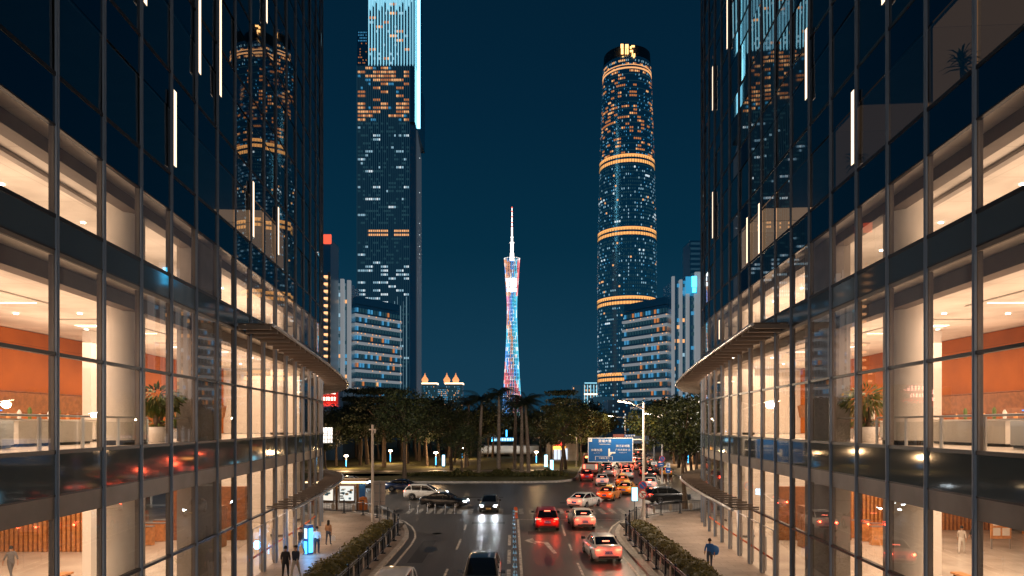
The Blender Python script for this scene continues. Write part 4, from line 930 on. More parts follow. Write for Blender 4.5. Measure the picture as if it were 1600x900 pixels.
# small signs on the same pole and the glowing kiosk sign
def disc_sign(name, label, x, y, z, r, style, pole=None):
    t = thing(name, label, 'traffic sign', (x, y, z)); m = MB()
    def disk(rr, yy): V = [(x + rr * math.cos(2 * math.pi * k / 28), yy, z + rr * math.sin(2 * math.pi * k / 28)) for k in range(28)]; V2 = [(a, yy + .02, c) for a, b, c in V]; m.add(V + V2, [tuple(range(28)), tuple(range(28, 56))[::-1]] + [(k, 28 + k, 28 + (k + 1) % 28, (k + 1) % 28) for k in range(28)])
    disk(r, y); m.build('rim', 'sign_red', t); m = MB(); disk(r * .8, y - .006); m.build('face', 'sign_blue' if style == 'park' else 'sign_white', t)
    m = MB()
    for a in ((45, -45) if style == 'x' else (45,)): m.box((x, y - .012, z), (r * 1.6, .01, r * .17), M=Matrix.Rotation(R(a), 3, 'Y'))
    m.build('bar', 'sign_red', t)
    if style == 'turn':
        m = MB(); m.box((x - .05, y - .018, z - .08), (.06, .01, .3)); m.box((x + .05, y - .018, z + .08), (.26, .01, .06)); m.add([(x + .18, y - .02, z + .17), (x + .28, y - .02, z + .08), (x + .18, y - .02, z - .01)], ((0, 1, 2),)); m.build('arrow', 'black', t)
    if pole: m = MB(); m.tube([(x, y + .04, .1), (x, y + .04, z + r)], .04, 8); m.build('post', 'pole_grey', t)
    return t
xs, ys = xp - .12, 56.55
disc_sign('round_sign', 'upper round red-rimmed blue sign on the tall lamp pole', xs, ys, pz(758.5, ys), .36, 'park'); disc_sign('round_sign', 'lower round red-rimmed white no-turning sign on the tall lamp pole', xs, ys, pz(772.5, ys), .36, 'turn')
Yk = 56.3; t = thing('light_box_sign', 'bright blue-white light box on a slim post before the tall lamp pole', 'light box', (px(991.5, Yk), Yk, .13)); xk = px(991.5, Yk)
m = MB(); m.tube([(xk, Yk, .1), (xk, Yk, 1.9)], .05, 8); m.build('post', 'pole_grey', t); m = MB(); m.box((xk, Yk, 2.42), (.52, .16, 1.16)); m.build('box', 'pole_grey', t); m = MB(); m.box((xk, Yk - .085, 2.42), (.44, .02, 1.08)); m.build('display', emit('box_blue', (.25, .72, 1), 4.5), t)
# pole without lamp on the left, board seen from behind
t = thing('signal_pole', 'tall pale pole with two small heads at its top, on the left corner', 'pole', (px(582, 55.2), 55.2, .13)); x = px(582, 55.2)
m = MB(); m.tube([(x, 55.2, .13), (x, 55.2, 8.15)], [.13, .09], 12); m.build('pole', 'pole_white', t); m = MB(); m.box((x, 55.2, 7.75), (.55, .16, .1)); m.box((x + .2, 55.2, 7.6), (.12, .14, .3)); m.build('head_bracket', 'pole_white', t)
x = px(593, 55.4); t = thing('sign_board', 'grey board seen from behind on a short post beside the tall pale pole', 'sign board', (x, 55.4, .13))
m = MB(); m.tube([(x, 55.36, .13), (x, 55.36, 3.55)], .055, 8); m.build('post', 'pole_grey', t); m = MB(); m.box((x, 55.46, 2.58), (.88, .04, 1.95)); m.build('board', mat('board_grey', (.34, .31, .30), .5), t)
m = MB(); [m.box((x, 55.43, z), (.86, .025, .05)) for z in (1.9, 2.6, 3.3)]; m.build('stiffener', 'pole_grey', t)
x = px(511.5, 74); t = thing('sign_panel_back', 'pale gridded back of a road sign on a mast arm beside the left tower', 'road sign', (x, 74, 5))
m = MB(); m.box((x, 74, (pz(668, 74) + pz(692, 74)) / 2), (1.08, .05, 1.66)); m.build('panel', mat('panel_back', (.5, .53, .56), .5), t)
m = MB(); [m.box((x + dx, 73.95, 7.0), (.04, .04, 1.66)) for dx in (-.3, 0, .3)]; [m.box((x, 73.93, z), (1.06, .04, .04)) for z in (6.6, 7.0, 7.4)]; m.tube([(x, 73.98, 7.2), (-26, 73.98, 7.2)], .07, 8); m.tube([(-26, 73.98, 0), (-26, 73.98, 7.5)], .12, 10); m.build('mast_arm', 'pole_grey', t)
# second gantry sign beyond the junction
t = thing('gantry_sign', 'brown and blue sign panels on a mast arm beyond the junction', 'road sign', (20.8, 100, 0)); m = MB(); m.tube([(20.8, 100, .1), (20.8, 100, 6.0)], .13, 10); m.tube([(20.8, 100, 5.85), (14.6, 100, 5.85)], .08, 8); m.build('mast', 'pole_grey', t)
for (u0, u1, v0, v1, mt) in ((958, 975.5, 678.5, 683.5, 'sign_brown'), (976, 992, 678.8, 683, 'sign_blue'), (989, 1013.5, 681, 693, 'sign_navy')):
    m = MB(); m.box((px((u0 + u1) / 2, 99.8), 99.8, (pz(v0, 99.8) + pz(v1, 99.8)) / 2), (px(u1, 99.8) - px(u0, 99.8), .06, pz(v0, 99.8) - pz(v1, 99.8))); m.build('panel', {'sign_brown': mat('sign_brown', (.28, .05, .025), .5), 'sign_blue': 'sign_blue', 'sign_navy': mat('sign_navy', (.03, .06, .12), .5)}[mt], t)
m = MB(); [m.box((px(979 + k * 4, 99.7), 99.74, pz(681, 99.7)), (.24, .02, .2)) for k in range(4)]; m.build('lettering', 'sign_white', t)
disc_sign('round_sign', 'small round no-stopping sign on the lamp pole beyond the junction', px(1034.5, 91.6), 91.6, pz(717, 91.6), .42, 'park')
for (u, v, w, h, Y, mt, lab) in ((1033, 726, .75, .55, 91.5, 'sign_blue', 'small blue plate below the round sign beyond the junction'), (1022, 724, .9, .45, 99.6, 'sign_white', 'small white plate on the mast of the brown and blue panels'), (1044, 727, .5, .6, 88, 'sign_white', 'small white plate on the post right of the round sign'), (1044, 735, .62, .66, 87.6, 'sign_blue', 'small blue plate at the foot of the white plate beyond the junction')):
    m = MB(); x = px(u, Y); m.box((x, Y, pz(v, Y)), (w, .05, h)); o = thing('plate_sign', lab, 'traffic sign', (x, Y, pz(v, Y))); m.build('plate', mt, o); m = MB()
    m.box((x, Y - .03, pz(v, Y)), (w * .5, .01, h * .18)); m.build('mark', 'sign_blue' if mt == 'sign_white' else 'sign_white', o)
    if u == 1044 and mt == 'sign_blue': m = MB(); m.tube([(x, Y + .06, .1), (x, Y + .06, pz(722, Y))], .05, 8); m.build('post', 'pole_grey', o)
# bus shelter with glowing roof strip and two lit posters
t = thing('bus_shelter', 'bronze bus shelter with a glowing roof edge and two lit poster cases', 'bus shelter', (-16.4, 65.4, 0)); mat('bronze', (.16, .085, .035), .45, .4)
xs0, xs1 = -19.6, -13.9; Ys = 65.2
m = MB(); m.box(((xs0 + xs1) / 2, Ys + .5, 2.86), (xs1 - xs0, 1.9, .14)); m.build('roof', mat('shelter_roof', (.26, .16, .08), .5), t)
m = MB(); m.box(((xs0 + xs1) / 2, Ys - .47, 2.68), (xs1 - xs0, .08, .14)); m.build('light_strip', 'strip_warm', t); lamp('AREA', 'shelter_light', (-16.6, Ys + .3, 2.7), 50, (1, .7, .42), 4.5, size_y=.6)
for x in (-19.4, -16.75, -14.75): m = MB(); m.box((x, Ys, 1.4), (.18, .18, 2.8)); m.build('post', 'bronze', t)
for i, (a, b, mt) in enumerate(((-19.15, -17.0, 'ad_cool'), (-16.5, -15.0, 'ad_warm'))):
    m = MB(); m.box(((a + b) / 2, Ys, 1.55), (b - a, .14, 1.75)); cs = m.build('poster_case', 'bronze', t); m = MB(); m.box(((a + b) / 2, Ys - .085, 1.6), (b - a - .16, .02, 1.4)); po = m.build('poster', emit('poster_%d' % i, (1, .93, .78) if i == 0 else (.9, .92, .86), 1.0), cs)
    m = MB(); r2 = random.Random(i)
    for k in range(16): m.box((a + .2 + (b - a - .4) * r2.random(), Ys - .1, 1.1 + r2.random() * .95), (r2.uniform(.1, .4), .01, r2.uniform(.06, .25)), mi=k % 3)
    m.build('artwork', [mat('art_blue', (.10, .28, .45), .5), mat('art_tan', (.55, .4, .2), .5), mat('art_grey', (.3, .36, .4), .5)], po)
m = MB(); m.box((-14.3, Ys, 1.55), (.55, .12, 1.8)); m.build('timetable', 'sign_blue', t)
t = thing('post_box', 'orange rounded box on the pavement at the right end of the bus shelter', 'box', (-14.0, 64.2, .13)); m = MB(); m.lathe([(.36, .0), (.4, .1), (.42, .9), (.36, 1.15), (0, 1.28)], 14, (-14.0, 64.2, .13)); m.build('body', mat('box_orange', (.45, .13, .02), .5), t); m = MB(); m.box((-14.0, 63.8, 1.05), (.4, .06, .06)); m.build('slot', 'black', t)
# glowing kiosk by the left tower
t = thing('information_kiosk', 'glowing blue information kiosk on the left pavement beside the glass', 'kiosk', (px(482, 42.3), 42.3, .13)); x, y = px(482, 42.3), 42.3; M = Matrix.Rotation(R(-35), 3, 'Z')
m = MB(); m.box((x, y, 1.05), (.42, .36, 1.8), M=M); m.build('body', mat('kiosk_body', (.03, .12, .3), .35), t); m = MB(); c = M @ Vector((-.03, -.19, 0)); m.box((x + c.x, y + c.y, 1.42), (.24, .02, .62), M=M); m.build('display', 'kiosk_white', t)
m = MB(); c = M @ Vector((-.05, -.19, 0)); m.box((x + c.x, y + c.y, .55), (.26, .02, .75), M=M); c = M @ Vector((.215, 0, 0)); m.box((x + c.x, y + c.y, 1.0), (.02, .3, 1.5), M=M); m.build('light_panel', 'kiosk_blue', t)
lamp('POINT', 'kiosk_light', (x + .25, y - .9, .9), 75, (.08, .45, 1), .25)
# park lamps and light totems
def park_lamp(label, u, Y, vt): 
    x = px(u, Y); h = pz(vt, Y); t = thing('park_lamp', label, 'park lamp', (x, Y, .22)); m = MB(); m.tube([(x, Y, .22), (x, Y, h - .3)], .09, 8); m.build('post', 'pole_grey', t)
    m = MB(); m.tube([(x, Y - .12, .6), (x, Y - .12, h - .8)], .07, 8); m.build('light_tube', 'tube_blue', t); m = MB(); m.lathe([(.05, 0), (.36, .1), (.42, .22), (.3, .34), (.0, .36)], 12, (x, Y, h - .25)); m.build('lamp_shade', 'lamp_warm', t)
    lamp('POINT', 'park_lamp_light', (x, Y - .9, h + .1), 1700 * LS, (1, .60, .28), .3)
emit('tube_blue', (.05, .5, 1), 5, False)
park_lamp('park lamp with a blue tube near the left tower, on the lawn', 541, 124, 712); park_lamp('park lamp with a blue tube beside the white light totem', 681, 128, 707)
park_lamp('added park lamp with a blue tube among the trees behind the olive tree', 610, 140, 704); park_lamp('added park lamp with a blue tube deep among the trees left of the pavilion', 722, 158, 700); park_lamp('added park lamp with a blue tube right of the palms', 838, 136, 706); park_lamp('added park lamp with a blue tube among the far trees right of the road', 1075, 135, 700)  # these four are added to throw more light on the trees
for (u, Y, v0, v1, w, lab) in ((693, 126, 711, 728, .75, 'stubby blue-white light totem left of the palms'), (853, 128, 711, 731, .9, 'light totem behind the slim trees by the road, left of a pair'), (862, 116, 719, 734, .8, 'light totem nearest the road, right of a pair')):
    x = px(u, Y); z0, z1 = max(.3, pz(v1, Y)), pz(v0, Y); t = thing('light_totem', lab, 'light totem', (x, Y, .2)); m = MB(); m.box((x, Y, (z1 + .2) / 2), (w * .7, .3, z1 - .2)); m.build('body', 'pole_grey', t); m = MB(); m.box((x, Y - .17, (z0 + z1) / 2), (w * .62, .02, z1 - z0)); m.build('display', emit('totem_blue', (.30, .76, 1), 5), t)
# pavilion with a cyan sign strip behind the palms
Yv = 170.; t = thing('pavilion', 'low concrete pavilion with a cyan-lit sign strip behind the palms', 'pavilion', (px(790, Yv), Yv, .2)); x0, x1 = px(748, Yv), px(842, Yv)
m = MB(); m.box(((x0 + x1) / 2, Yv + 5, pz(703, Yv)), (x1 - x0, 12, pz(694, Yv) - pz(707, Yv))); m.build('roof_slab', 'concrete', t); m = MB(); m.box(((x0 + x1) / 2, Yv + 8, pz(707, Yv) / 2), (x1 - x0 - 1, .4, pz(707, Yv))); m.build('back_wall', 'dark_room', t)
for u in (752, 800, 836): m = MB(); m.box((px(u, Yv), Yv + .5, pz(707, Yv) / 2), (1.2, 1.2, pz(707, Yv))); m.build('column', 'concrete', t)
m = MB(); m.box((px(786, Yv - 1), Yv - 1, pz(686.5, Yv)), (px(803, Yv) - px(771, Yv), .5, .95)); sb = m.build('sign_strip', emit('strip_cyan', (.02, .25, .6), 1.4, False), t); m = MB(); [m.box((px(773 + k * 4.1, Yv - 1.3), Yv - 1.3, pz(686.5, Yv)), (.42, .1, .62)) for k in range(8)]; m.build('sign_letters', emit('letter_cyan', (.5, .9, 1), 2.2, False), sb)
m = MB(); m.box((px(791.5, Yv), Yv - .8, pz(677, Yv)), (.3, .3, 1.6)); m.box((px(769, Yv), Yv - .8, pz(686, Yv)), (.25, .3, 1.3)); m.build('light_post', 'tube_blue', t)
lamp('AREA', 'pavilion_light', (px(790, Yv), Yv - 3, 1.0), 500, (.9, .85, .75), 12, size_y=2, rot=(R(180), 0, 0))
t = thing('kiosk_row', 'low row of lit shop fronts with an orange sign, left of the red bus', 'shop', (px(880, 150), 150, .2)); m = MB(); m.box((px(879, 150), 152, 2.2), (7, 4, 4.2)); m.build('wall', 'plaster_grey', t)
m = MB(); m.box((px(874, 149.8), 149.8, pz(700, 150)), (2.6, .3, .7)); m.build('sign', emit('sign_amber', (1, .4, .06), 4, False), t); m = MB(); m.box((px(873, 149.7), 149.7, pz(693, 150)), (1.4, .3, .8)); m.build('red_sign', 'neon_red', t); m = MB(); [m.box((px(868 + k * 5.5, 149.8), 149.9, 1.7), (.6, .2, 2.4)) for k in range(4)]; m.build('lit_window', emit('shop_win', (.75, .85, 1), 1.2, False), t)
# ------------------------------------------------------------------ trees
def leaf_card(m, p, r, sz, nm):
    d = Vector((r.gauss(0, 1), r.gauss(0, 1), r.gauss(0, .6))).normalized(); w = d.cross(Vector((r.gauss(0, 1), r.gauss(0, 1), r.gauss(0, 1)))).normalized()
    l = sz * r.uniform(.6, 1.35); b = l * r.uniform(.3, .5)
    m.add((p - d * l * .5, p + w * b, p + d * l * .5, p - w * b), ((0, 1, 2, 3),), r.choices((0, 1, 2), (5, 3, 3))[0])
def make_tree(name, label, h, cr_, th, nclump, nleaf, seed, mats, loc, sz=.34, layered=False, group=None, rz=0.):
    r = random.Random(seed); t = thing(name, label, 'tree', loc, rz, group); m = MB()
    bend = Vector((r.uniform(-.4, .4), r.uniform(-.4, .4), 0))
    tr = [Vector((0, 0, -.1)), Vector((0, 0, th * .5)) + bend * .4, Vector((0, 0, th)) + bend, Vector((0, 0, h * .8)) + bend * 1.2]
    b0 = .03 * h; m.tube(tr, [b0, b0 * .75, b0 * .55, b0 * .18], 8)
    cl = []
    for i in range(nclump):
        if layered:
            lay = i % 5; z = th + (h - th) * (lay + .6) / 5; rad = cr_ * (1 - .13 * lay) * math.sqrt(r.random()); a = r.uniform(0, 6.28); c = Vector((rad * math.cos(a), rad * math.sin(a), z + r.uniform(-.25, .25))) + bend; cs = (cr_ * .34, .26 * cr_ * .34)
        else:
            u = r.uniform(-1, 1); a = r.uniform(0, 6.28); q = math.sqrt(1 - u * u); f = r.uniform(.45, 1.0)
            c = Vector((cr_ * q * math.cos(a) * f, cr_ * q * math.sin(a) * f, (th + h) / 2 + .1 * h + (h - th) * .48 * u * f)) + bend; cs = (cr_ * r.uniform(.22, .40), cr_ * r.uniform(.16, .28))
        cl.append((c, cs))
    for c, cs in cl[:16]:
        s_ = tr[1].lerp(tr[3], r.uniform(.35, .9)); m.tube([s_, s_.lerp(c, .55) + Vector((0, 0, .1 * h * r.random())), c], [b0 * .3, b0 * .18, b0 * .07], 5)
    m.build('trunk', 'bark', t, local=True)
    m = MB()
    for c, cs in cl:
        for _ in range(nleaf):
            v = Vector((r.gauss(0, 1), r.gauss(0, 1), r.gauss(0, 1))).normalized() * (r.random() ** .45)
            leaf_card(m, c + Vector((v.x * cs[0], v.y * cs[0], v.z * cs[1])), r, sz, 3)
    m.build('crown', mats, t, local=True); return t
def make_palm(label, loc, h, seed, lean=.5, group='royal palms on the planted island'):
    r = random.Random(seed); t = thing('palm_tree', label, 'palm tree', loc, 0, group); m = MB(); a = r.uniform(0, 6.28); L_ = Vector((math.cos(a), math.sin(a) * .4, 0)) * lean
    pts = [Vector((0, 0, -.1)), Vector((0, 0, .5)), L_ * .2 + Vector((0, 0, h * .35)), L_ * .6 + Vector((0, 0, h * .7)), L_ + Vector((0, 0, h))]
    m.tube(pts, [.42, .34, .33, .27, .2], 10); m.tube([pts[-1], pts[-1] + Vector((0, 0, 1.5))], [.2, .13], 8); m.build('trunk', 'palm_bark', t, local=True)
    m = MB(); top = pts[-1] + Vector((0, 0, 1.4))
    for k in range(26):
        az = k * 2.4 + r.uniform(-.2, .2); e = r.uniform(-.15, 1.25); l = r.uniform(3.2, 4.4); d = Vector((math.cos(az), math.sin(az), 0)); n = 12; prev = top
        for i in range(1, n + 1):
            f = i / n; q = top + d * (l * f * math.cos(e * (1 - f * .6))) + Vector((0, 0, l * (math.sin(e) * f - .62 * f * f)))
            sd = d.cross(Vector((0, 0, 1))); ll = (1.0 - abs(f - .45) * 1.15) * r.uniform(.85, 1.15) + .12
            m.add((prev - sd * .03, prev + sd * .03, q + sd * .03, q - sd * .03), ((0, 1, 2, 3),), 0)
            for s_ in (-1, 1):
                for w in (0, .5):
                    p = prev.lerp(q, w); tip = p + (sd * s_ * .75 + d * .45) * ll + Vector((0, 0, -.55 * ll)); m.add((p, p + (q - prev) * .28, tip), ((0, 1, 2),), r.randrange(2))
            prev = q
    m.build('crown', ['leaf_dark', 'leaf_c'], t, local=True); return t
GA = ['leaf_a', 'leaf_b', 'leaf_c']; GD = ['leaf_dark', 'leaf_c', 'leaf_dark']; GY = ['leaf_b', 'leaf_a', 'leaf_yellow']
# palms
for (u, Y, top, s, lab) in ((748, 111, 636, 1, 'leftmost of the tall palms on the planted island, trunk bent halfway'), (727, 126, 642, 2, 'palm set back behind the leftmost tall palm on the island'), (779, 110, 628, 3, 'tall straight palm just left of the cyan-lit pavilion front on the island'), (804, 122, 646, 6, 'shorter palm behind the pair in front of the lattice tower'), (815, 112, 642, 4, 'left one of the close pair of palms below the lattice tower'), (826, 113, 639, 5, 'right one of the close pair of palms below the lattice tower')):
    make_palm(lab, (px(u, Y), Y, .22), pz(top, Y) - .3, s, .7)
# single trees one can name
make_tree('broadleaf_tree', 'broad dark olive tree on the lawn beside the pale pole without a lamp', 12.3, 5.0, 3.6, 58, 95, 11, GA, (px(632, 101), 101, .22), .30)
make_tree('broadleaf_tree', 'second broad tree on the lawn, between the olive tree and the blue light totem', 10.6, 4.2, 3.2, 48, 90, 12, GA, (px(705, 118), 118, .22), .3)
make_tree('street_tree', 'dense tree on the right-hand pavement beside the lower canopy of the right tower', 10.2, 3.3, 2.9, 62, 105, 13, GA, (px(1071, 66), 66, .13), .26)
make_tree('street_tree', 'golden lit tree behind the blue road sign, left of the queue of cars', 11.4, 4.4, 3.8, 52, 90, 14, GY, (px(884, 122), 122, .22), .32)
make_tree('street_tree', 'slim tree at the island edge beside the red bus', 9.6, 3.0, 3.6, 34, 80, 15, GY, (px(876, 110), 110, .22), .28)
make_tree('broadleaf_tree', 'low round tree left of the palms, near the white light totem', 7.4, 3.6, 2.2, 40, 80, 16, GA, (px(722, 106), 106, .22), .26)
make_tree('broadleaf_tree', 'small tree on the lawn below the grid-backed sign, beside the left tower', 7.0, 2.6, 2.4, 30, 80, 18, GA, (px(509, 118), 118, .22), .26)
for i, (u, Y, h, c_, lab) in enumerate(((600, 128, 14.8, 7.5, 'flat-layered tall dark tree rising before the left slab hotel'), (574, 136, 15.2, 6, 'flat-layered tall dark tree right of the red neon block'), (880, 150, 15.6, 5.0, 'flat-layered dark tree against the sky right of the lattice tower'), (655, 150, 13.6, 7, 'flat-layered dark tree at the foot of the tallest skyscraper'))):
    make_tree('layered_tree', lab, h, c_, h * .45, 80, 75, 30 + i, GD, (px(u, Y), Y, .22), .42, True)
# the wood behind the junction: five kinds copied about
protos = []
for i in range(4):
    protos.append(make_tree('park_tree', 'dark broadleaf tree in the row of park trees behind the junction', 11.5 + i * .8, 4.8 + .3 * i, 3.6, 46, 80, 50 + i, (GD, GA, GD, GA)[i], (px(560 + i * 70, 165), 165, .2), .44, group='park trees behind the junction'))
r_ = random.Random(77); n_ = 0
spots = []
for Y in (134, 150, 172, 200, 235):
    u = 488 - (Y - 134) * .5
    while u < 1110:
        u += r_.uniform(20, 34) * 140 / Y + 6
        if 735 < u < 850 and Y < 160: continue
        x = px(u, Y)
        road_c = 18 + (Y - 104) * .135 + 1
        if abs(x - road_c) < 10.5: continue
        spots.append((u + r_.uniform(-4, 4), Y + r_.uniform(-6, 6)))
for (u, Y) in spots:
    pi_ = r_.randrange(4); p = protos[pi_]; want = pz(r_.uniform(640, 652) if u < 545 else r_.uniform(625, 645) if u < 690 else r_.uniform(642, 656) if u < 880 else r_.uniform(618, 640), Y); s_ = max(.6, min(1.8, want / (12.2 + .85 * pi_)))
    dup(p, (px(u, Y), Y, .2), r_.uniform(0, 6.28), None, None, s_)
# trees along both sides of the road ahead
rowp = make_tree('roadside_tree', 'amber lit tree in the row by the road ahead', 9.6, 4.0, 3.3, 44, 85, 90, GY, (px(1052, 84), 101, .14), .32, group='trees along the road ahead')
for (x, Y, s_) in ((28.6, 106, 1.05), (30.5, 116, .95), (31, 127, 1.15), (33, 139, 1.0), (36, 152, 1.1), (40, 168, 1.15), (44, 188, 1.1), (14.2, 138, .95), (17, 152, 1.0), (20, 170, 1.1), (24, 192, 1.1), (30, 218, 1.2), (52, 214, 1.3), (26.5, 103.5, .8), (35, 110, 1.25), (38, 122, 1.3)):
    dup(rowp, (x, Y, .14), r_.uniform(0, 6.28), None, None, s_)
# clipped bushes in the beds along the railings
def bush(label, loc, rx, ry, h, seed, group):
    r = random.Random(seed); t = tag(MB().build('tmp', 'hedge_a') if False else bpy.data.objects.new('tmp', None), label, 'bush') if False else None
    m = MB()
    for _ in range(900):
        v = Vector((r.gauss(0, 1), r.gauss(0, 1), abs(r.gauss(0, 1)))).normalized() * r.uniform(.80, 1.04); wob = 1 + .13 * math.sin(v.x * 7 + seed) * math.cos(v.y * 6 + seed)
        leaf_card(m, Vector((v.x * rx * wob, v.y * ry * wob, v.z * h * wob)), r, .12, 3)
    core = MB(); core.lathe([(.86, 0), (.90, .3), (.74, .62), (.4, .86), (0, .9)], 12); m.add([(x * rx, y * ry, z * h) for x, y, z in core.v], core.f, 1)
    o = m.build('bush', ['hedge_a', 'hedge_b', 'hedge_c']); o.location = loc; o.rotation_euler = (0, 0, r.uniform(-.4, .4)); return tag(o, label, 'bush', group)
ordn = ['nearest', 'second', 'third', 'fourth', 'fifth', 'sixth', 'seventh', 'eighth', 'ninth', 'tenth', 'eleventh', 'twelfth']
for sx, nm in ((-1, 'left'), (1, 'right')):
    for i in range(12):
        y = 33.6 + i * 1.72; x = 9.55 + .12 * math.sin(i * 2.3) + (.15 if i > 9 else 0)
        bush('%s clipped bush from the camera in the bed along the %s railing' % (ordn[i], nm), (sx * x, y, .2), .88 + .08 * math.sin(i), 1.05, .82 + .14 * math.sin(i * 1.7) - (.18 if i > 9 else 0), i + 20 * (sx + 1), 'clipped bushes along the %s railing' % nm)
# flower bed and low ground cover on the island
m = MB(); r = random.Random(5)
for _ in range(5200):
    u = r.uniform(700, 888); Y = r.uniform(104, 110) if 720 < u else r.uniform(104, 107); hh = .5 + .35 * math.sin(u * .09) + .2 * math.sin(u * .31)
    leaf_card(m, Vector((px(u, Y), Y, .22 + r.random() * max(.2, hh))), r, .3, 3)
tag(m.build('ground_cover', ['hedge_b', 'leaf_b', 'hedge_a']), 'low ground cover planted round the feet of the palms', 'ground cover', kind='stuff')
m = MB()
for _ in range(4200):
    Y = r.uniform(100.5, 104); x = r.uniform(-17, -7.5); hh = .55 * max(.1, 1 - abs(x + 12) / 6)
    leaf_card(m, Vector((x, Y + 5, .22 + r.random() * hh)), r, .28, 3)
tag(m.build('ground_cover', ['hedge_b', 'hedge_a', 'leaf_b']), 'low clipped ground cover on the lawn left of the palms', 'ground cover', kind='stuff')
# ------------------------------------------------------------------ vehicles
def paint(name, c, metal=.0, rough=.28): return mat(name, c, rough, metal, .5, coat=.8)
paint('paint_car_white', (.74, .72, .69)); paint('paint_car_black', (.012, .013, .016)); paint('paint_car_red', (.30, .012, .012)); paint('paint_car_blue', (.015, .045, .14)); paint('paint_car_silver', (.42, .42, .42), .3)
paint('paint_car_yellow', (.72, .36, .03)); paint('paint_car_orange', (.62, .20, .02)); paint('paint_car_grey', (.10, .105, .11), .3)
mat('car_glass', (.006, .008, .010), .03, 0, .9); mat('trim', (.02, .02, .022), .5); mat('rim_alloy', (.38, .38, .40), .3, .9); mat('plate_blue', (.03, .14, .48), .4); mat('plate_yellow', (.65, .42, .03), .4); mat('chrome', (.6, .6, .6), .15, 1.)
emit('tail_red', (1, .06, .03), 13); emit('brake_core', (1, .15, .08), 6); emit('tail_dim', (.9, .03, .015), 1.2); emit('head_white', (.80, .92, 1), 40); emit('head_far', (.85, .93, 1), 14); emit('taxi_sign', (1, .5, .12), 1.1, False)
PLATES = ['粤A·3K72', '粤A·58D1', '粤A·Q906']
def lerp(a, b, t): return a + (b - a) * t
SPEC = { # length, half width, body stations (y, zb, zt, hw), cabin stations (y, z, half width at top)
 'saloon': (4.72, .91, [(-2.36, .46, .92, .70), (-2.30, .33, 1.01, .82), (-2.1, .25, 1.06, .88), (-1.7, .2, 1.05, .905), (-.9, .2, .99, .91), (0, .2, .97, .91), (.9, .2, .96, .91), (1.3, .2, .93, .90), (1.8, .22, .86, .885), (2.12, .26, .77, .85), (2.28, .3, .68, .80), (2.36, .4, .58, .68)],
            [(-1.82, 1.05, .70), (-1.55, 1.16, .665), (-1.0, 1.38, .60), (-.55, 1.45, .585), (.0, 1.46, .585), (.35, 1.42, .59), (.85, 1.16, .655), (1.22, .95, .70)]),
 'suv': (4.66, .94, [(-2.33, .50, .98, .76), (-2.28, .36, 1.06, .87), (-2.1, .30, 1.12, .92), (-1.6, .27, 1.12, .935), (-.8, .26, 1.09, .94), (0, .26, 1.07, .94), (.8, .26, 1.06, .94), (1.2, .26, 1.04, .93), (1.75, .28, .99, .91), (2.1, .32, .90, .88), (2.26, .36, .80, .83), (2.33, .46, .68, .72)],
            [(-2.20, 1.10, .80), (-2.05, 1.34, .74), (-1.82, 1.58, .665), (-1.4, 1.67, .645), (-.4, 1.69, .64), (.15, 1.66, .64), (.6, 1.42, .70), (1.12, 1.06, .76)]),
 'van': (4.9, .93, [(-2.45, .45, 1.0, .80), (-2.4, .33, 1.08, .88), (-2.1, .25, 1.1, .92), (-1.0, .22, 1.09, .93), (0, .22, 1.08, .93), (1.0, .22, 1.07, .93), (1.6, .22, 1.03, .91), (2.1, .26, .93, .88), (2.35, .3, .80, .82), (2.45, .42, .66, .70)],
            [(-2.36, 1.08, .82), (-2.2, 1.45, .76), (-1.95, 1.68, .70), (-1.4, 1.74, .68), (.2, 1.75, .68), (.7, 1.66, .69), (1.2, 1.36, .74), (1.75, 1.05, .80)]) }
CARN = [0]
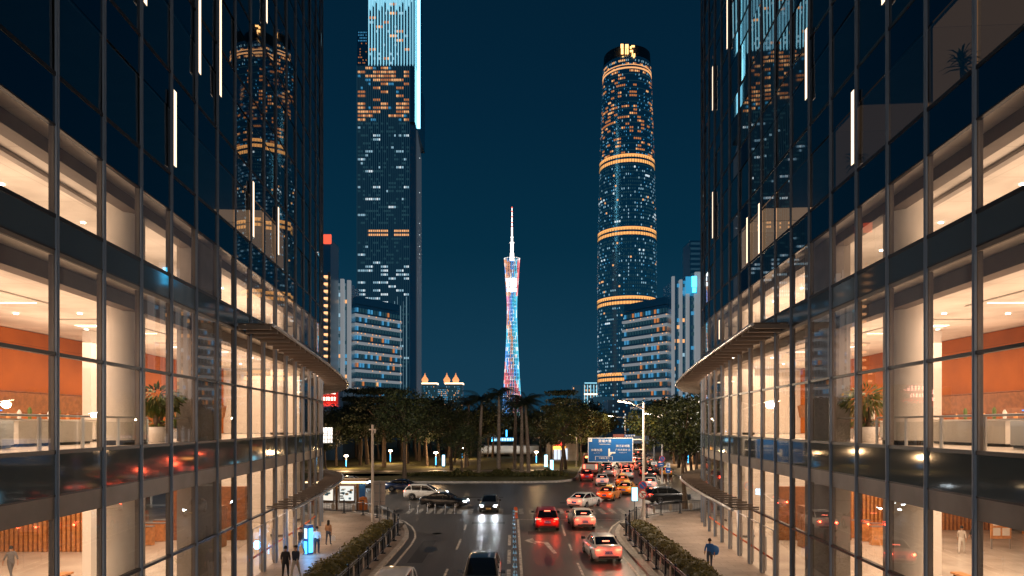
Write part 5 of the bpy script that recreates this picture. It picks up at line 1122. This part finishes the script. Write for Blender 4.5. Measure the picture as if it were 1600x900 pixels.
def make_car(kind, pm, name, label, cat='car', rear=True, front=False, taxi=False, detail=True, group=None, plate='plate_blue', loc=(0, 0, 0), rz=0, near=False):
    L_, HW, st, cb = SPEC[kind]; t = thing(name, label, cat, loc, rz, group)
    def loft(m, secs, mi=0):
        n = len(secs[0]); V = [p for s in secs for p in s]; Fs = []
        for i in range(len(secs) - 1):
            for k in range(n): Fs.append((i * n + k, i * n + (k + 1) % n, (i + 1) * n + (k + 1) % n, (i + 1) * n + k))
        Fs += [tuple(range(n))[::-1], tuple(range((len(secs) - 1) * n, len(secs) * n))]
        m.add(V, Fs, mi, True)
    # densify the side profile so the arches can be cut in by raising the sill
    wy = (-L_ * .285, L_ * .295); wr = .335 if kind == 'saloon' else .365
    ys = sorted(set([s[0] for s in st] + [w + wr * 1.12 * math.cos(math.pi * k / 8) for w in wy for k in range(9)]))
    def at_(y):
        for a, b in zip(st, st[1:]):
            if a[0] <= y <= b[0]: f = (y - a[0]) / (b[0] - a[0]); f = f * f * (3 - 2 * f) if False else f; return [lerp(a[i], b[i], f) for i in range(1, 4)]
        return st[-1][1:]
    secs = []
    for y in ys:
        zb, zt, hw = at_(y); za = zb
        for w in wy:
            d = abs(y - w)
            if d < wr * 1.12: za = max(za, wr + math.sqrt((wr * 1.12) ** 2 - d * d))
        za = min(za, zt - .2); h = zt - zb
        half = [(hw * .80, za if za > zb else zb), (hw * .97, za + .02), (hw * 1.0, max(za + .03, zb + h * .42)), (hw * .985, max(za + .06, zb + h * .66)), (hw * .93, zt - .05), (hw * .82, zt), (hw * .4, zt + .025)]
        secs.append([(x, y, z) for x, z in half] + [(-x, y, z) for x, z in half[::-1]])
    m = MB(); loft(m, secs); m.build('body', pm, t, local=True)
    # cabin: glass all round, painted roof and pillars
    secs = []
    zbelt = lambda y: at_(y)[1] - .02
    for y, z, w in cb:
        bz = min(z - .01, zbelt(y)); wb = HW * .86
        f = min(1, max(0, (z - bz) / .45)); wt = w
        half = [(wb * (.98 if f > .2 else .93), bz - .02), (lerp(wb * .95, wt, .75), lerp(bz, z, .72)), (wt, z - .035), (wt * .86, z), (wt * .4, z + .02)]
        secs.append([(x, y, zz) for x, zz in half] + [(-x, y, zz) for x, zz in half[::-1]])
    m = MB(); loft(m, secs); m.build('window_glass', 'car_glass', t, local=True)
    top = [s for s in secs if s[2][2] > max(c[1] for c in cb) - (.17 if kind == 'saloon' else .2)]
    m = MB(); V = []; Fs = []
    for s in top:
        for (x, y, z) in (s[1], s[2], s[3], s[4], s[5], s[6], s[7], s[8]): V.append((x * 1.012, y, z + .012 - (.0 if abs(x) < .6 else .0)))
    for s in range(len(top)): V[s * 8] = tuple(lerp(a, b, .62) for a, b in zip(V[s * 8], V[s * 8 + 1])); V[s * 8 + 7] = tuple(lerp(a, b, .62) for a, b in zip(V[s * 8 + 7], V[s * 8 + 6]))
    for i in range(len(top) - 1): Fs += [(i * 8 + k, i * 8 + k + 1, (i + 1) * 8 + k + 1, (i + 1) * 8 + k) for k in range(7)]
    m.add(V, Fs, 0, True); rf = m.build('roof', pm, t, local=True)
    for sx in (0, 1):
        idx = (lambda s, k: s[k] if not sx else s[9 - k])
        for chain in ([0, 1, 2, 3] if kind == 'saloon' else [0, 1, 2], [len(secs) - 1, len(secs) - 2, len(secs) - 3] if True else []):
            pts = []
            for i in chain: a = idx(secs[i], 2); pts.append((a[0] * 1.01, a[1], a[2] + .008))
            m = MB(); m.tube(pts, .042, 6); m.build('pillar', pm, t, local=True)
        for yb in (-.15, ):
            ia = min(range(len(cb)), key=lambda i: abs(cb[i][0] - yb)); s = secs[ia]; a, b = idx(s, 0), idx(s, 2); m = MB(); m.tube([(a[0] * 1.01, a[1], a[2]), (idx(s, 1)[0] * 1.012, a[1], idx(s, 1)[2]), (b[0] * 1.01, b[1], b[2])], .035, 6); m.build('pillar', pm, t, local=True)
        if kind != 'saloon':
            s = secs[2]; a = idx(s, 0); b = idx(s, 2); m = MB(); m.tube([(a[0] * 1.0, -1.45, a[2]), (idx(s, 1)[0] * 1.0, -1.48, idx(s, 1)[2]), (b[0] * 1.0, -1.55, b[2])], .06, 6); m.build('pillar', pm, t, local=True)
    for wyy in wy:
        for sx in (-1, 1):
            m = MB(); c = Vector((sx * (HW - .115), wyy, wr)); n = 18; prof = ((.20, -.10), (wr - .015, -.105), (wr, -.08), (wr, .08), (wr - .015, .105), (.20, .10))
            V = []
            for r_, xo in prof:
                for k in range(n): a = 2 * math.pi * k / n; V.append((c.x + sx * xo, c.y + r_ * math.cos(a), c.z + r_ * math.sin(a)))
            m.add(V, [(i * n + k, i * n + (k + 1) % n, (i + 1) * n + (k + 1) % n, (i + 1) * n + k) for i in range(5) for k in range(n)] + [tuple(range(n))], 0, True)
            wl = m.build('wheel', 'rubber', t, local=True); m = MB(); V = [(c.x + sx * .095, c.y, c.z)]
            m.add([(c.x + sx * .10, c.y + .205 * math.cos(2 * math.pi * k / n), c.z + .205 * math.sin(2 * math.pi * k / n)) for k in range(n)], (tuple(range(n)),), 1)
            for k in range(5): a = 2 * math.pi * k / 5; m.box((c.x + sx * .108, c.y + .11 * math.cos(a), c.z + .11 * math.sin(a)), (.02, .2, .055), M=Matrix.Rotation(a, 3, 'X'))
            m.build('rim', ['rim_alloy', 'trim'], wl, local=True)
    # lights, bumpers, mirrors
    yr = -L_ / 2; zl = .84 if kind == 'saloon' else .98; yl = st[1][0]
    for sx in (-1, 1):
        m = MB(); xi, xo = .44, HW * .93
        A = [(sx * xi, yl - .045, zl - .065), (sx * (xi + .22), yl - .04, zl - .085), (sx * (xo - .09), yl - .01, zl - .085), (sx * (xo + .01), yl + .20, zl - .04)]; B_ = [(sx * xi, yl - .04, zl + .04), (sx * (xi + .22), yl - .03, zl + .07), (sx * (xo - .10), yl + .01, zl + .085), (sx * (xo), yl + .22, zl + .07)]
        V = A + B_; m.add(V, ((0, 1, 5, 4), (1, 2, 6, 5), (2, 3, 7, 6))); V2 = [(x * .94, y + .10, z) for x, y, z in V]; m.add(V2, ((0, 1, 5, 4), (1, 2, 6, 5), (2, 3, 7, 6)))
        tl = m.build('tail_light', 'tail_red' if rear else 'tail_dim', t, local=True)
        if rear:
            m = MB(); m.box((sx * (xi + .2), yl - .058, zl), (.26, .02, .05)); m.build('brake_bulb', 'brake_core', tl, local=True)
        m = MB(); yh = st[-2][0]; zh = .68 if kind == 'saloon' else .84; xo = .78
        V = [(sx * .46, yh + .03, zh - .06), (sx * .70, yh - .01, zh - .07), (sx * xo, yh - .20, zh - .03), (sx * .46, yh - .01, zh + .045), (sx * .68, yh - .06, zh + .075), (sx * (xo + .005), yh - .26, zh + .085)]
        V = [(x * 1.03, y + .035, z) for x, y, z in V]; m.add(V, ((0, 1, 4, 3), (1, 2, 5, 4))); m.add([(x * .92, y - .1, z) for x, y, z in V], ((0, 1, 4, 3), (1, 2, 5, 4)))
        m.build('headlight', ('head_white' if front else 'chrome') if not rear else 'head_far' if front else 'chrome', t, local=True)
        m = MB(); bz = at_(.85)[1] + .10; m.box((sx * (HW + .09), .82, bz), (.22, .12, .15)); m.box((sx * (HW - .05), .86, bz - .05), (.16, .05, .04)); m.build('wing_mirror', 'trim' if pm != 'paint_car_black' else pm, t, local=True)
    if rear:
        m = MB(); zz = cb[1][1] + (.03 if kind == 'saloon' else .27); yy = cb[1][0] + (.12 if kind == 'saloon' else .1)
        if kind == 'saloon': m.box((0, lerp(cb[1][0], cb[2][0], .1), lerp(cb[1][1], cb[2][1], .1) + .035), (.42, .05, .05))
        else: m.box((0, lerp(cb[1][0], cb[2][0], .85) - .03, lerp(cb[1][1], cb[2][1], .85) + .03), (.46, .06, .05))
        m.build('high_brake_light', 'brake_core', t, local=True)
    m = MB(); m.box((0, yr + .02, .42), (HW * 1.3, .1, .12)); m.build('bumper', 'trim', t, local=True); m = MB(); m.box((0, L_ / 2 - .02, .40), (HW * 1.25, .1, .16)); m.build('bumper', 'trim', t, local=True)
    if kind != 'van':
        m = MB(); m.box((0, L_ / 2 - .045, .60 if kind == 'saloon' else .72), (.62, .1, .14)); m.build('grille', 'trim', t, local=True)
    if detail:
        CARN[0] += 1
        for yy, sgn_ in ((yr - .015, 1), (L_ / 2 + .035, -1)):
            zp = (.68 if kind == 'saloon' else .76) if sgn_ > 0 else .44
            yy2 = min(yy, st[1][0] - .05) if sgn_ > 0 else yy
            m = MB(); m.box((0, yy2, zp), (.46, .02, .15)); p = m.build('number_plate', plate, t, local=True)
            if near: text(PLATES[CARN[0] % 3], .12, 'plate_text', 'white_gloss', p, (0, yy2 - .016 * sgn_, zp), rot=(R(90), 0, 0 if sgn_ > 0 else R(180)), extrude=.002)
        for sx in (-1, 1):
            m = MB()
            for y in (-.62, .38): m.box((sx * (HW + .004), y, .86 if kind == 'saloon' else .97), (.03, .17, .028))
            m.build('door_handle', 'chrome' if pm != 'paint_car_black' else pm, t, local=True)
            m = MB()
            for y in (-1.12, -.14, .84): m.box((sx * HW * .992, y, .64), (.012, .012, .5))
            m.build('door_gap', 'trim', t, local=True)
    if taxi:
        m = MB(); m.prism([(-.32, -.16), (.32, -.16), (.28, .1), (-.28, .1)], 1.475, 1.60); m.build('roof_sign', 'taxi_sign', t, local=True)
    return t
def glow(t, kind='tail', e=16):
    """the car's own lamps light the road behind or ahead of it"""
    L_ = 4.7
    if kind == 'tail':
        for sx in (-1, 1): lamp('POINT', 'tail_light_glow', (sx * .6, -L_ / 2 - .22, .85), e, (1, .05, .02), .08, parent=t)
    else:
        for sx in (-1, 1): lamp('SPOT', 'headlight_beam', (sx * .62, L_ / 2 + .12, .68), e, (.86, .94, 1), .06, rot=(R(90 - 4), 0, 0), spot=100, parent=t)
gp = lambda u, v: (px(u, 1067 * CH / (v - 663.5)), 1067 * CH / (v - 663.5))
def rear_at(u, v, h, L_=4.7):  # ground point under the middle of the rear bumper, heading h degrees to the right of straight ahead
    x, y = gp(u, v); a = R(h); return (x + math.sin(a) * L_ / 2, y + math.cos(a) * L_ / 2, .002), -a
def place(kind, pm, name, label, u, v, h, **k):
    loc, rz = rear_at(u, v, h); return make_car(kind, pm, name, label, loc=loc, rz=rz, **k)
c = place('saloon', 'paint_car_white', 'parked_car' if False else 'saloon_car', 'white saloon nearest the camera on the right, its tail lights glowing', 951, 882, -3, near=True); glow(c, e=22)
c = place('suv', 'paint_car_red', 'suv_car', 'dark red sport utility car braking beside the white saloon at the stop line', 855.5, 832, 0, near=True); glow(c, e=26)
c = place('saloon', 'paint_car_white', 'saloon_car', 'white saloon with a pale lower bumper just ahead and right of the dark red car', 914.5, 829, -2, near=True); glow(c, e=20)
c = place('saloon', 'paint_car_white', 'saloon_car', 'white saloon turning right across the zebra stripes', 897, 796, 32); glow(c, e=22)
c = place('saloon', 'paint_car_orange', 'taxi_car', 'orange and white taxi entering the road ahead, nearest of the taxis', 944, 784, 22, taxi=True, cat='taxi'); glow(c, e=22)
c = place('saloon', 'paint_car_yellow', 'taxi_car', 'yellow taxi beside the nearest taxi, half hidden by it', 974, 775, 20, taxi=True, cat='taxi'); glow(c, e=7)
c = place('saloon', 'paint_car_orange', 'taxi_car', 'orange taxi farther ahead, below the blue direction sign', 973, 761, 8, taxi=True, cat='taxi'); glow(c, e=7)
c = place('saloon', 'paint_car_white', 'saloon_car', 'white saloon joining the queue behind the dark red car at the island kerb', 941, 760, 6); glow(c, e=7)
c = place('suv', 'paint_car_red', 'suv_car', 'dark red car at the island kerb, left end of the queue', 917, 753, 5); glow(c, e=7)
c = place('saloon', 'paint_car_white', 'saloon_car', 'white car beyond the tall lamp pole, seen past the round signs', 1015, 766, 14); glow(c, e=6)
x, y = gp(1030, 787); c = make_car('suv', 'paint_car_black', 'suv_car', 'black car turning right behind the right railing', loc=(x + 1.0, y + .6, .002), rz=-R(76)); glow(c, e=8)
# oncoming and crossing
def oncoming(kind, pm, name, label, u, y, rz_deg=180, **k):
    return make_car(kind, pm, name, label, loc=(px(u, y), y, .002), rz=R(rz_deg), **k)
c = make_car('van', 'paint_car_white', 'van_car', 'white people carrier at the bottom edge of the photo, left lane', cat='van', loc=(-5.2, 29.1, .002), rz=R(180), rear=False, front=False)
c = make_car('suv', 'paint_car_black', 'suv_car', 'black car coming towards the camera at the bottom edge beside the divider', loc=(-1.45, 33.3, .002), rz=R(180), rear=False, front=True, near=True)
c = make_car('saloon', 'paint_car_grey', 'saloon_car', 'dark grey car facing the camera with both headlights shining', loc=(px(764, 62.8), 62.6 + 2.36, .002), rz=R(179), rear=False, front=True, plate='plate_yellow', near=True); glow(c, 'head', 170)
c = make_car('saloon', 'paint_car_black', 'saloon_car', 'black saloon crossing from left to right at the zebra stripes', loc=(px(694, 67), 67.4, .002), rz=-R(99), rear=False, front=True); glow(c, 'head', 120)
c = make_car('suv', 'paint_car_white', 'suv_car', 'white sport utility car crossing behind the black saloon', loc=(px(666, 74), 74, .002), rz=-R(96), rear=True, front=True); glow(c, 'head', 90)
c = make_car('saloon', 'paint_car_blue', 'saloon_car', 'dark blue car crossing farthest back beside the island kerb', loc=(px(630, 83.5), 83.8, .002), rz=-R(91), rear=False, front=True); glow(c, 'head', 90)
c = make_car('saloon', 'paint_car_silver', 'saloon_car', 'pale silver car behind the bus shelter roof', loc=(px(548, 88.5), 88.8, .002), rz=-R(92), rear=False, front=True); glow(c, 'head', 60)
# the queue ahead: prototypes copied into lanes
kinds = [('saloon', 'paint_car_white', 'white'), ('suv', 'paint_car_black', 'black'), ('saloon', 'paint_car_silver', 'silver'), ('suv', 'paint_car_white', 'tall white'), ('saloon', 'paint_car_red', 'red'), ('saloon', 'paint_car_yellow', 'yellow')]
far = []
slots = []
rq = random.Random(12)
for row, Y in enumerate((103, 109.5, 116, 122.5, 129, 135.5, 142, 149, 156, 163, 170, 178, 187, 197)):
    for lane in (-5.6, -2.6, .4, 3.4, 6.4):
        if row == 0 and lane < 0: continue
        if lane < -5 and row in (1, 2, 3): continue
        if rq.random() < .06: continue
        slots.append((17.2 + (Y - 104) * .135 + lane, Y + rq.uniform(-1.6, 1.6)))
for i, (x, y) in enumerate(slots):
    k = i % 6 if i < 6 else rq.choice((0, 0, 1, 2, 3, 4, 0, 0, 2, 3))
    lab = '%s car in the queue of glowing tail lights on the road ahead' % kinds[k][2]
    if i < 6: far.append(make_car(kinds[i][0], kinds[i][1], 'queued_car', lab, detail=False, group='cars queueing on the road ahead', taxi=(i == 5), loc=(x, y, .002), rz=-R(7.6)))
    else: dup(far[k], (x, y, .002), -R(7.6), lab)
for Y, dx in ((106, 0), (122, -2), (140, 2), (160, 0)):
    lamp('POINT', 'queue_tail_glow', (17.5 + (Y - 104) * .135 + dx, Y, 1.3), 420, (1, .10, .04), .5)
# bus in the left lane of the queue
t = thing('city_bus', 'red and white bus with a lit amber rear display, queueing by the island', 'bus', (13.4, 116.5, .002), -R(7))
m = MB(); n = 6
def rr_prof(y, s=1.): 
    pts = []
    for (cx_, cz, a0) in ((1.05, 2.85, 0), (-1.05, 2.85, 90), (-1.05, .55, 180), (1.05, .55, 270)):
        for k in range(4): a = R(a0 + k * 30); pts.append((s * (cx_ + .2 * math.cos(a)), y, 1.7 + s * (cz + .2 * math.sin(a) - 1.7)))
    return pts
secs = [rr_prof(-5.3, .97), rr_prof(-5.2), rr_prof(5.2), rr_prof(5.3, .95)]; N_ = len(secs[0]); m.add([p for s in secs for p in s], [(i * N_ + k, i * N_ + (k + 1) % N_, (i + 1) * N_ + (k + 1) % N_, (i + 1) * N_ + k) for i in range(3) for k in range(N_)] + [tuple(range(N_))[::-1], tuple(range(3 * N_, 4 * N_))])
m.build('body', mat('bus_red', (.50, .10, .06), .35), t, local=True)
m = MB(); m.box((0, -5.31, 2.25), (2.05, .05, .95)); [m.box((sx * 1.255, 0, 2.15), (.03, 9.6, .95)) for sx in (-1, 1)]; m.build('window', 'car_glass', t, local=True)
m = MB(); m.box((0, -5.33, 2.86), (1.6, .05, .3)); m.build('rear_display', emit('amber_led', (1, .35, .08), 6, False), t, local=True)
m = MB(); m.box((0, -5.32, 1.25), (2.2, .04, .9)); m.build('rear_panel', 'white_gloss', t, local=True)
for sx in (-1, 1):
    m = MB(); m.box((sx * 1.0, -5.35, 1.3), (.22, .04, .62)); m.build('tail_light', 'tail_red', t, local=True)
    for y in (-3.3, 3.4): m = MB(); m.tube([(sx * .95, y, .5), (sx * 1.24, y, .5)], .5, 16); m.build('wheel', 'rubber', t, local=True)
# ------------------------------------------------------------------ people
for n_, c_ in (('skin', (.42, .25, .17)), ('hair_black', (.012, .010, .009)), ('cloth_white', (.62, .60, .56)), ('cloth_black', (.015, .015, .018)), ('cloth_navy', (.02, .03, .06)), ('cloth_tan', (.38, .20, .10)), ('cloth_grey', (.12, .12, .13)), ('cloth_blue', (.03, .13, .42)), ('cloth_denim', (.06, .08, .12)), ('shoe', (.05, .05, .05)), ('cloth_pale', (.5, .45, .4))): mat(n_, c_, .75)
mat('bag_white', (.7, .7, .7), .4); mat('bag_blue', (.02, .16, .5), .55)
def person(label, loc, rz, top, bottom, hair=.0, stride=.25, seed=0, h=1.7, long_hair=False, arm_bend=.2):
    s = h / 1.7; t = thing('person', label, 'person', loc, rz)
    J = {}; E = []; Rd = {}; Z = {}
    def v(n, p, r, zone, par=None): J[n] = Vector(p) * s; Rd[n] = r * s; Z[n] = zone; (E.append((par, n)) if par else None)
    v('pelvis', (0, 0, .93), .135, 1); v('waist', (0, .01, 1.06), .125, 0, 'pelvis'); v('chest', (0, .015, 1.25), .15, 0, 'waist'); v('neckb', (0, 0, 1.41), .075, 0, 'chest'); v('neck', (0, .015, 1.47), .052, 2, 'neckb'); v('jaw', (0, .03, 1.54), .072, 2, 'neck'); v('head', (0, .015, 1.62), .088, 2, 'jaw'); v('crown', (0, .005, 1.67), .055, 2, 'head')
    for sx, n in ((-1, 'L'), (1, 'R')):
        f = stride * sx; b = .5 * abs(f)
        v('sh' + n, (sx * .17, 0, 1.38), .062, 0, 'chest'); v('el' + n, (sx * .235, -f * .45, 1.10), .045, 0, 'sh' + n); v('wr' + n, (sx * .245, -f * .75 + arm_bend * .3, .87), .029, 2, 'el' + n); v('palm' + n, (sx * .245, -f * .8 + arm_bend * .36, .80), .03, 2, 'wr' + n)
        pc = J['palm' + n] / s
        for k in range(4):
            l = (.075, .085, .08, .06)[k]; q = pc + Vector((0, .027 - .018 * k, -.03)); v('f%d%s' % (k, n), q, .0095, 2, 'palm' + n); v('g%d%s' % (k, n), q + Vector((-sx * .008, .004, -l * .5)), .009, 2, 'f%d%s' % (k, n)); v('h%d%s' % (k, n), q + Vector((-sx * .022, .004, -l)), .0075, 2, 'g%d%s' % (k, n))
        v('t0' + n, pc + Vector((-sx * .015, .036, .015)), .012, 2, 'palm' + n); v('t1' + n, pc + Vector((-sx * .025, .056, -.025)), .009, 2, 't0' + n)
        v('hip' + n, (sx * .095, 0, .87), .105, 1, 'pelvis'); v('kn' + n, (sx * .1, f * .55 + .03, .49), .066, 1, 'hip' + n); v('an' + n, (sx * .1, f - .04 if f > 0 else f * 1.05, .085 + (.05 if f < -.05 else 0)), .042, 1, 'kn' + n); v('toe' + n, (sx * .115, f + .13 if f > 0 else f * 1.05 + .16, .035), .036, 3, 'an' + n)
    names = list(J); me = bpy.data.meshes.new('body'); me.from_pydata([tuple(J[n]) for n in names], [(names.index(a), names.index(b)) for a, b in E], [])
    tmp = bpy.data.objects.new('tmp', me); COL.objects.link(tmp); md = tmp.modifiers.new('s', 'SKIN'); sv = me.skin_vertices[0].data
    for i, n in enumerate(names):
        wx = 1.28 if n in ('chest', 'waist', 'pelvis') else 1.; sv[i].radius = (Rd[n] * (wx if n != 'head' else .92), Rd[n] * (1.0 if wx == 1 else .82)); sv[i].use_root = (n == 'pelvis')
    sd = tmp.modifiers.new('d', 'SUBSURF'); sd.levels = 1; sd.render_levels = 1
    dg = bpy.context.evaluated_depsgraph_get(); bm_ = bpy.data.meshes.new_from_object(tmp.evaluated_get(dg)); bpy.data.objects.remove(tmp); bm_.name = 'body'
    bm_.materials.clear()
    for k in (top, bottom, 'skin', 'shoe'): bm_.materials.append(MATS[k])
    seg_ = [(J[a], J[b], Z[b], Z[a]) for a, b in E]
    for p in bm_.polygons:
        best = None
        for a, b, zb, za in seg_:
            d = b - a; tt = max(0, min(1, (p.center - a).dot(d) / d.length_squared)); dist = (p.center - a - d * tt).length
            if best is None or dist < best[0]: best = (dist, zb if tt > .45 else za)
        p.material_index = best[1]; p.use_smooth = True
    o = bpy.data.objects.new('body', bm_); COL.objects.link(o); o.parent = t
    hd = J['head']; m = MB(); r = random.Random(seed)
    prof = [(.03, .115), (.075, .095), (.098, .05), (.104, .0), (.10, -.04)]
    if long_hair: prof += [(.105, -.10), (.11, -.20), (.09, -.28)]
    V = []; n = 14
    for rr_, z in prof[::-1]:
        for k in range(n):
            a = 2 * math.pi * k / n; fr = 1.0
            if math.sin(a) > .35 and z < .045: fr = .72      # the face stays free of hair
            V.append(hd + Vector((rr_ * math.cos(a) * fr * .92, rr_ * math.sin(a) * fr - .012, z)) * s)
    m.add(V, [(i * n + k, i * n + (k + 1) % n, (i + 1) * n + (k + 1) % n, (i + 1) * n + k) for i in range(len(prof) - 1) for k in range(n)] + [tuple(range((len(prof) - 1) * n, len(prof) * n))], 0, True); m.build('hair', 'hair_black', t, local=True)
    m = MB()
    for sx in (-1, 1): m.lathe([(.001, .009), (.009, .005), (.011, 0), (.009, -.005), (.001, -.009)], 8, hd + Vector((sx * .032, .088, -.012)) * s)
    m.build('eyes', 'black', t, local=True)
    m = MB(); m.add([hd + Vector(q) * s for q in ((0, .085, .0), (-.014, .09, -.045), (.014, .09, -.045), (0, .115, -.04))], ((0, 1, 3), (0, 3, 2), (1, 2, 3))); m.box(hd + Vector((0, .094, -.068)) * s, (.042 * s, .012, .009)); [m.lathe([(.001, .03), (.014, .02), (.016, 0), (.012, -.025), (.001, -.03)], 8, hd + Vector((sx * .094, .0, -.02)) * s) for sx in (-1, 1)]; m.build('face_features', 'skin', t, local=True)
    return t
def pp(u, v): y = 1067 * (CH - .13) / (v - 663.5); return (px(u, y), y, .135)
a = person('person in a white shirt and black trousers standing by the glowing kiosk', pp(495, 866), R(5), 'cloth_white', 'cloth_black', seed=1, stride=.08)
b = person('person with long dark hair and tan top carrying a white bag, left pavement', pp(513, 852), R(-8), 'cloth_tan', 'cloth_denim', seed=2, stride=.16, long_hair=True, h=1.64)
p_ = pp(513, 852); t = thing('shopping_bag', 'white shopping bag in the hand of the person in tan', 'bag', (p_[0] + .30, p_[1] + .08, .43)); m = MB(); m.prism([(-.13, -.05), (.13, -.05), (.13, .05), (-.13, .05)], 0, .3); m.build('bag_body', 'bag_white', t, local=True); m = MB(); m.tube([(-.07, 0, .3), (-.03, 0, .40), (.03, 0, .40), (.07, 0, .3)], .008, 5); m.build('bag_handle', 'bag_white', t, local=True)
person('person in black with a dark backpack beside the glowing kiosk', pp(470, 868), R(150), 'cloth_black', 'cloth_grey', seed=3, stride=.2)
person('person in black walking close to the left glass doors, nearest the camera', pp(446, 905), R(10), 'cloth_black', 'cloth_black', seed=4, stride=.28)
person('person in a navy top walking beside the nearest person in black', pp(462, 904), R(170), 'cloth_navy', 'cloth_pale', seed=5, stride=.3)
c = person('person in a blue top walking away on the right pavement', pp(1109, 890), R(-12), 'cloth_blue', 'cloth_denim', seed=6, stride=.27)
q = pp(1109, 890); t = thing('carry_bag', 'large bright blue bag on the right shoulder of the walker in blue', 'bag', (q[0] + .26, q[1] - .06, .95)); m = MB(); m.lathe([(.02, -.02), (.2, .04), (.25, .22), (.22, .42), (.1, .52), (.02, .54)], 14, (0, 0, 0), sy=.55); m.build('bag_body', 'bag_blue', t, local=True)
def inside(u, v, z): y = 1067 * (CH - z) / (v - 663.5) if abs(v - 663.5) > 1 else 30; return (px(u, y), y, z + .001)
person('person in a dark top crossing the ground-floor lobby of the left tower', inside(17, 905, .136), R(60), 'cloth_grey', 'cloth_grey', seed=7, stride=.3)
person('person in a pale top walking in the ground-floor lobby of the right tower', inside(1503, 865, .136), R(-40), 'cloth_pale', 'cloth_white', seed=8, stride=.3)
person('person in black standing behind the pale-dressed person, right tower lobby', inside(1522, 860, .136), R(20), 'cloth_black', 'cloth_black', seed=9, stride=.1)
person('person in a blue top behind the rail by the potted tree, left tower hall', (-17.2, 30.4, Z2 + .001), R(90), 'cloth_blue', 'cloth_white', seed=10, stride=.05)
person('person in a white top at the white counter, right tower hall', (17.6, 33.4, Z2 + .001), R(-90), 'cloth_white', 'cloth_grey', seed=11, stride=.05)
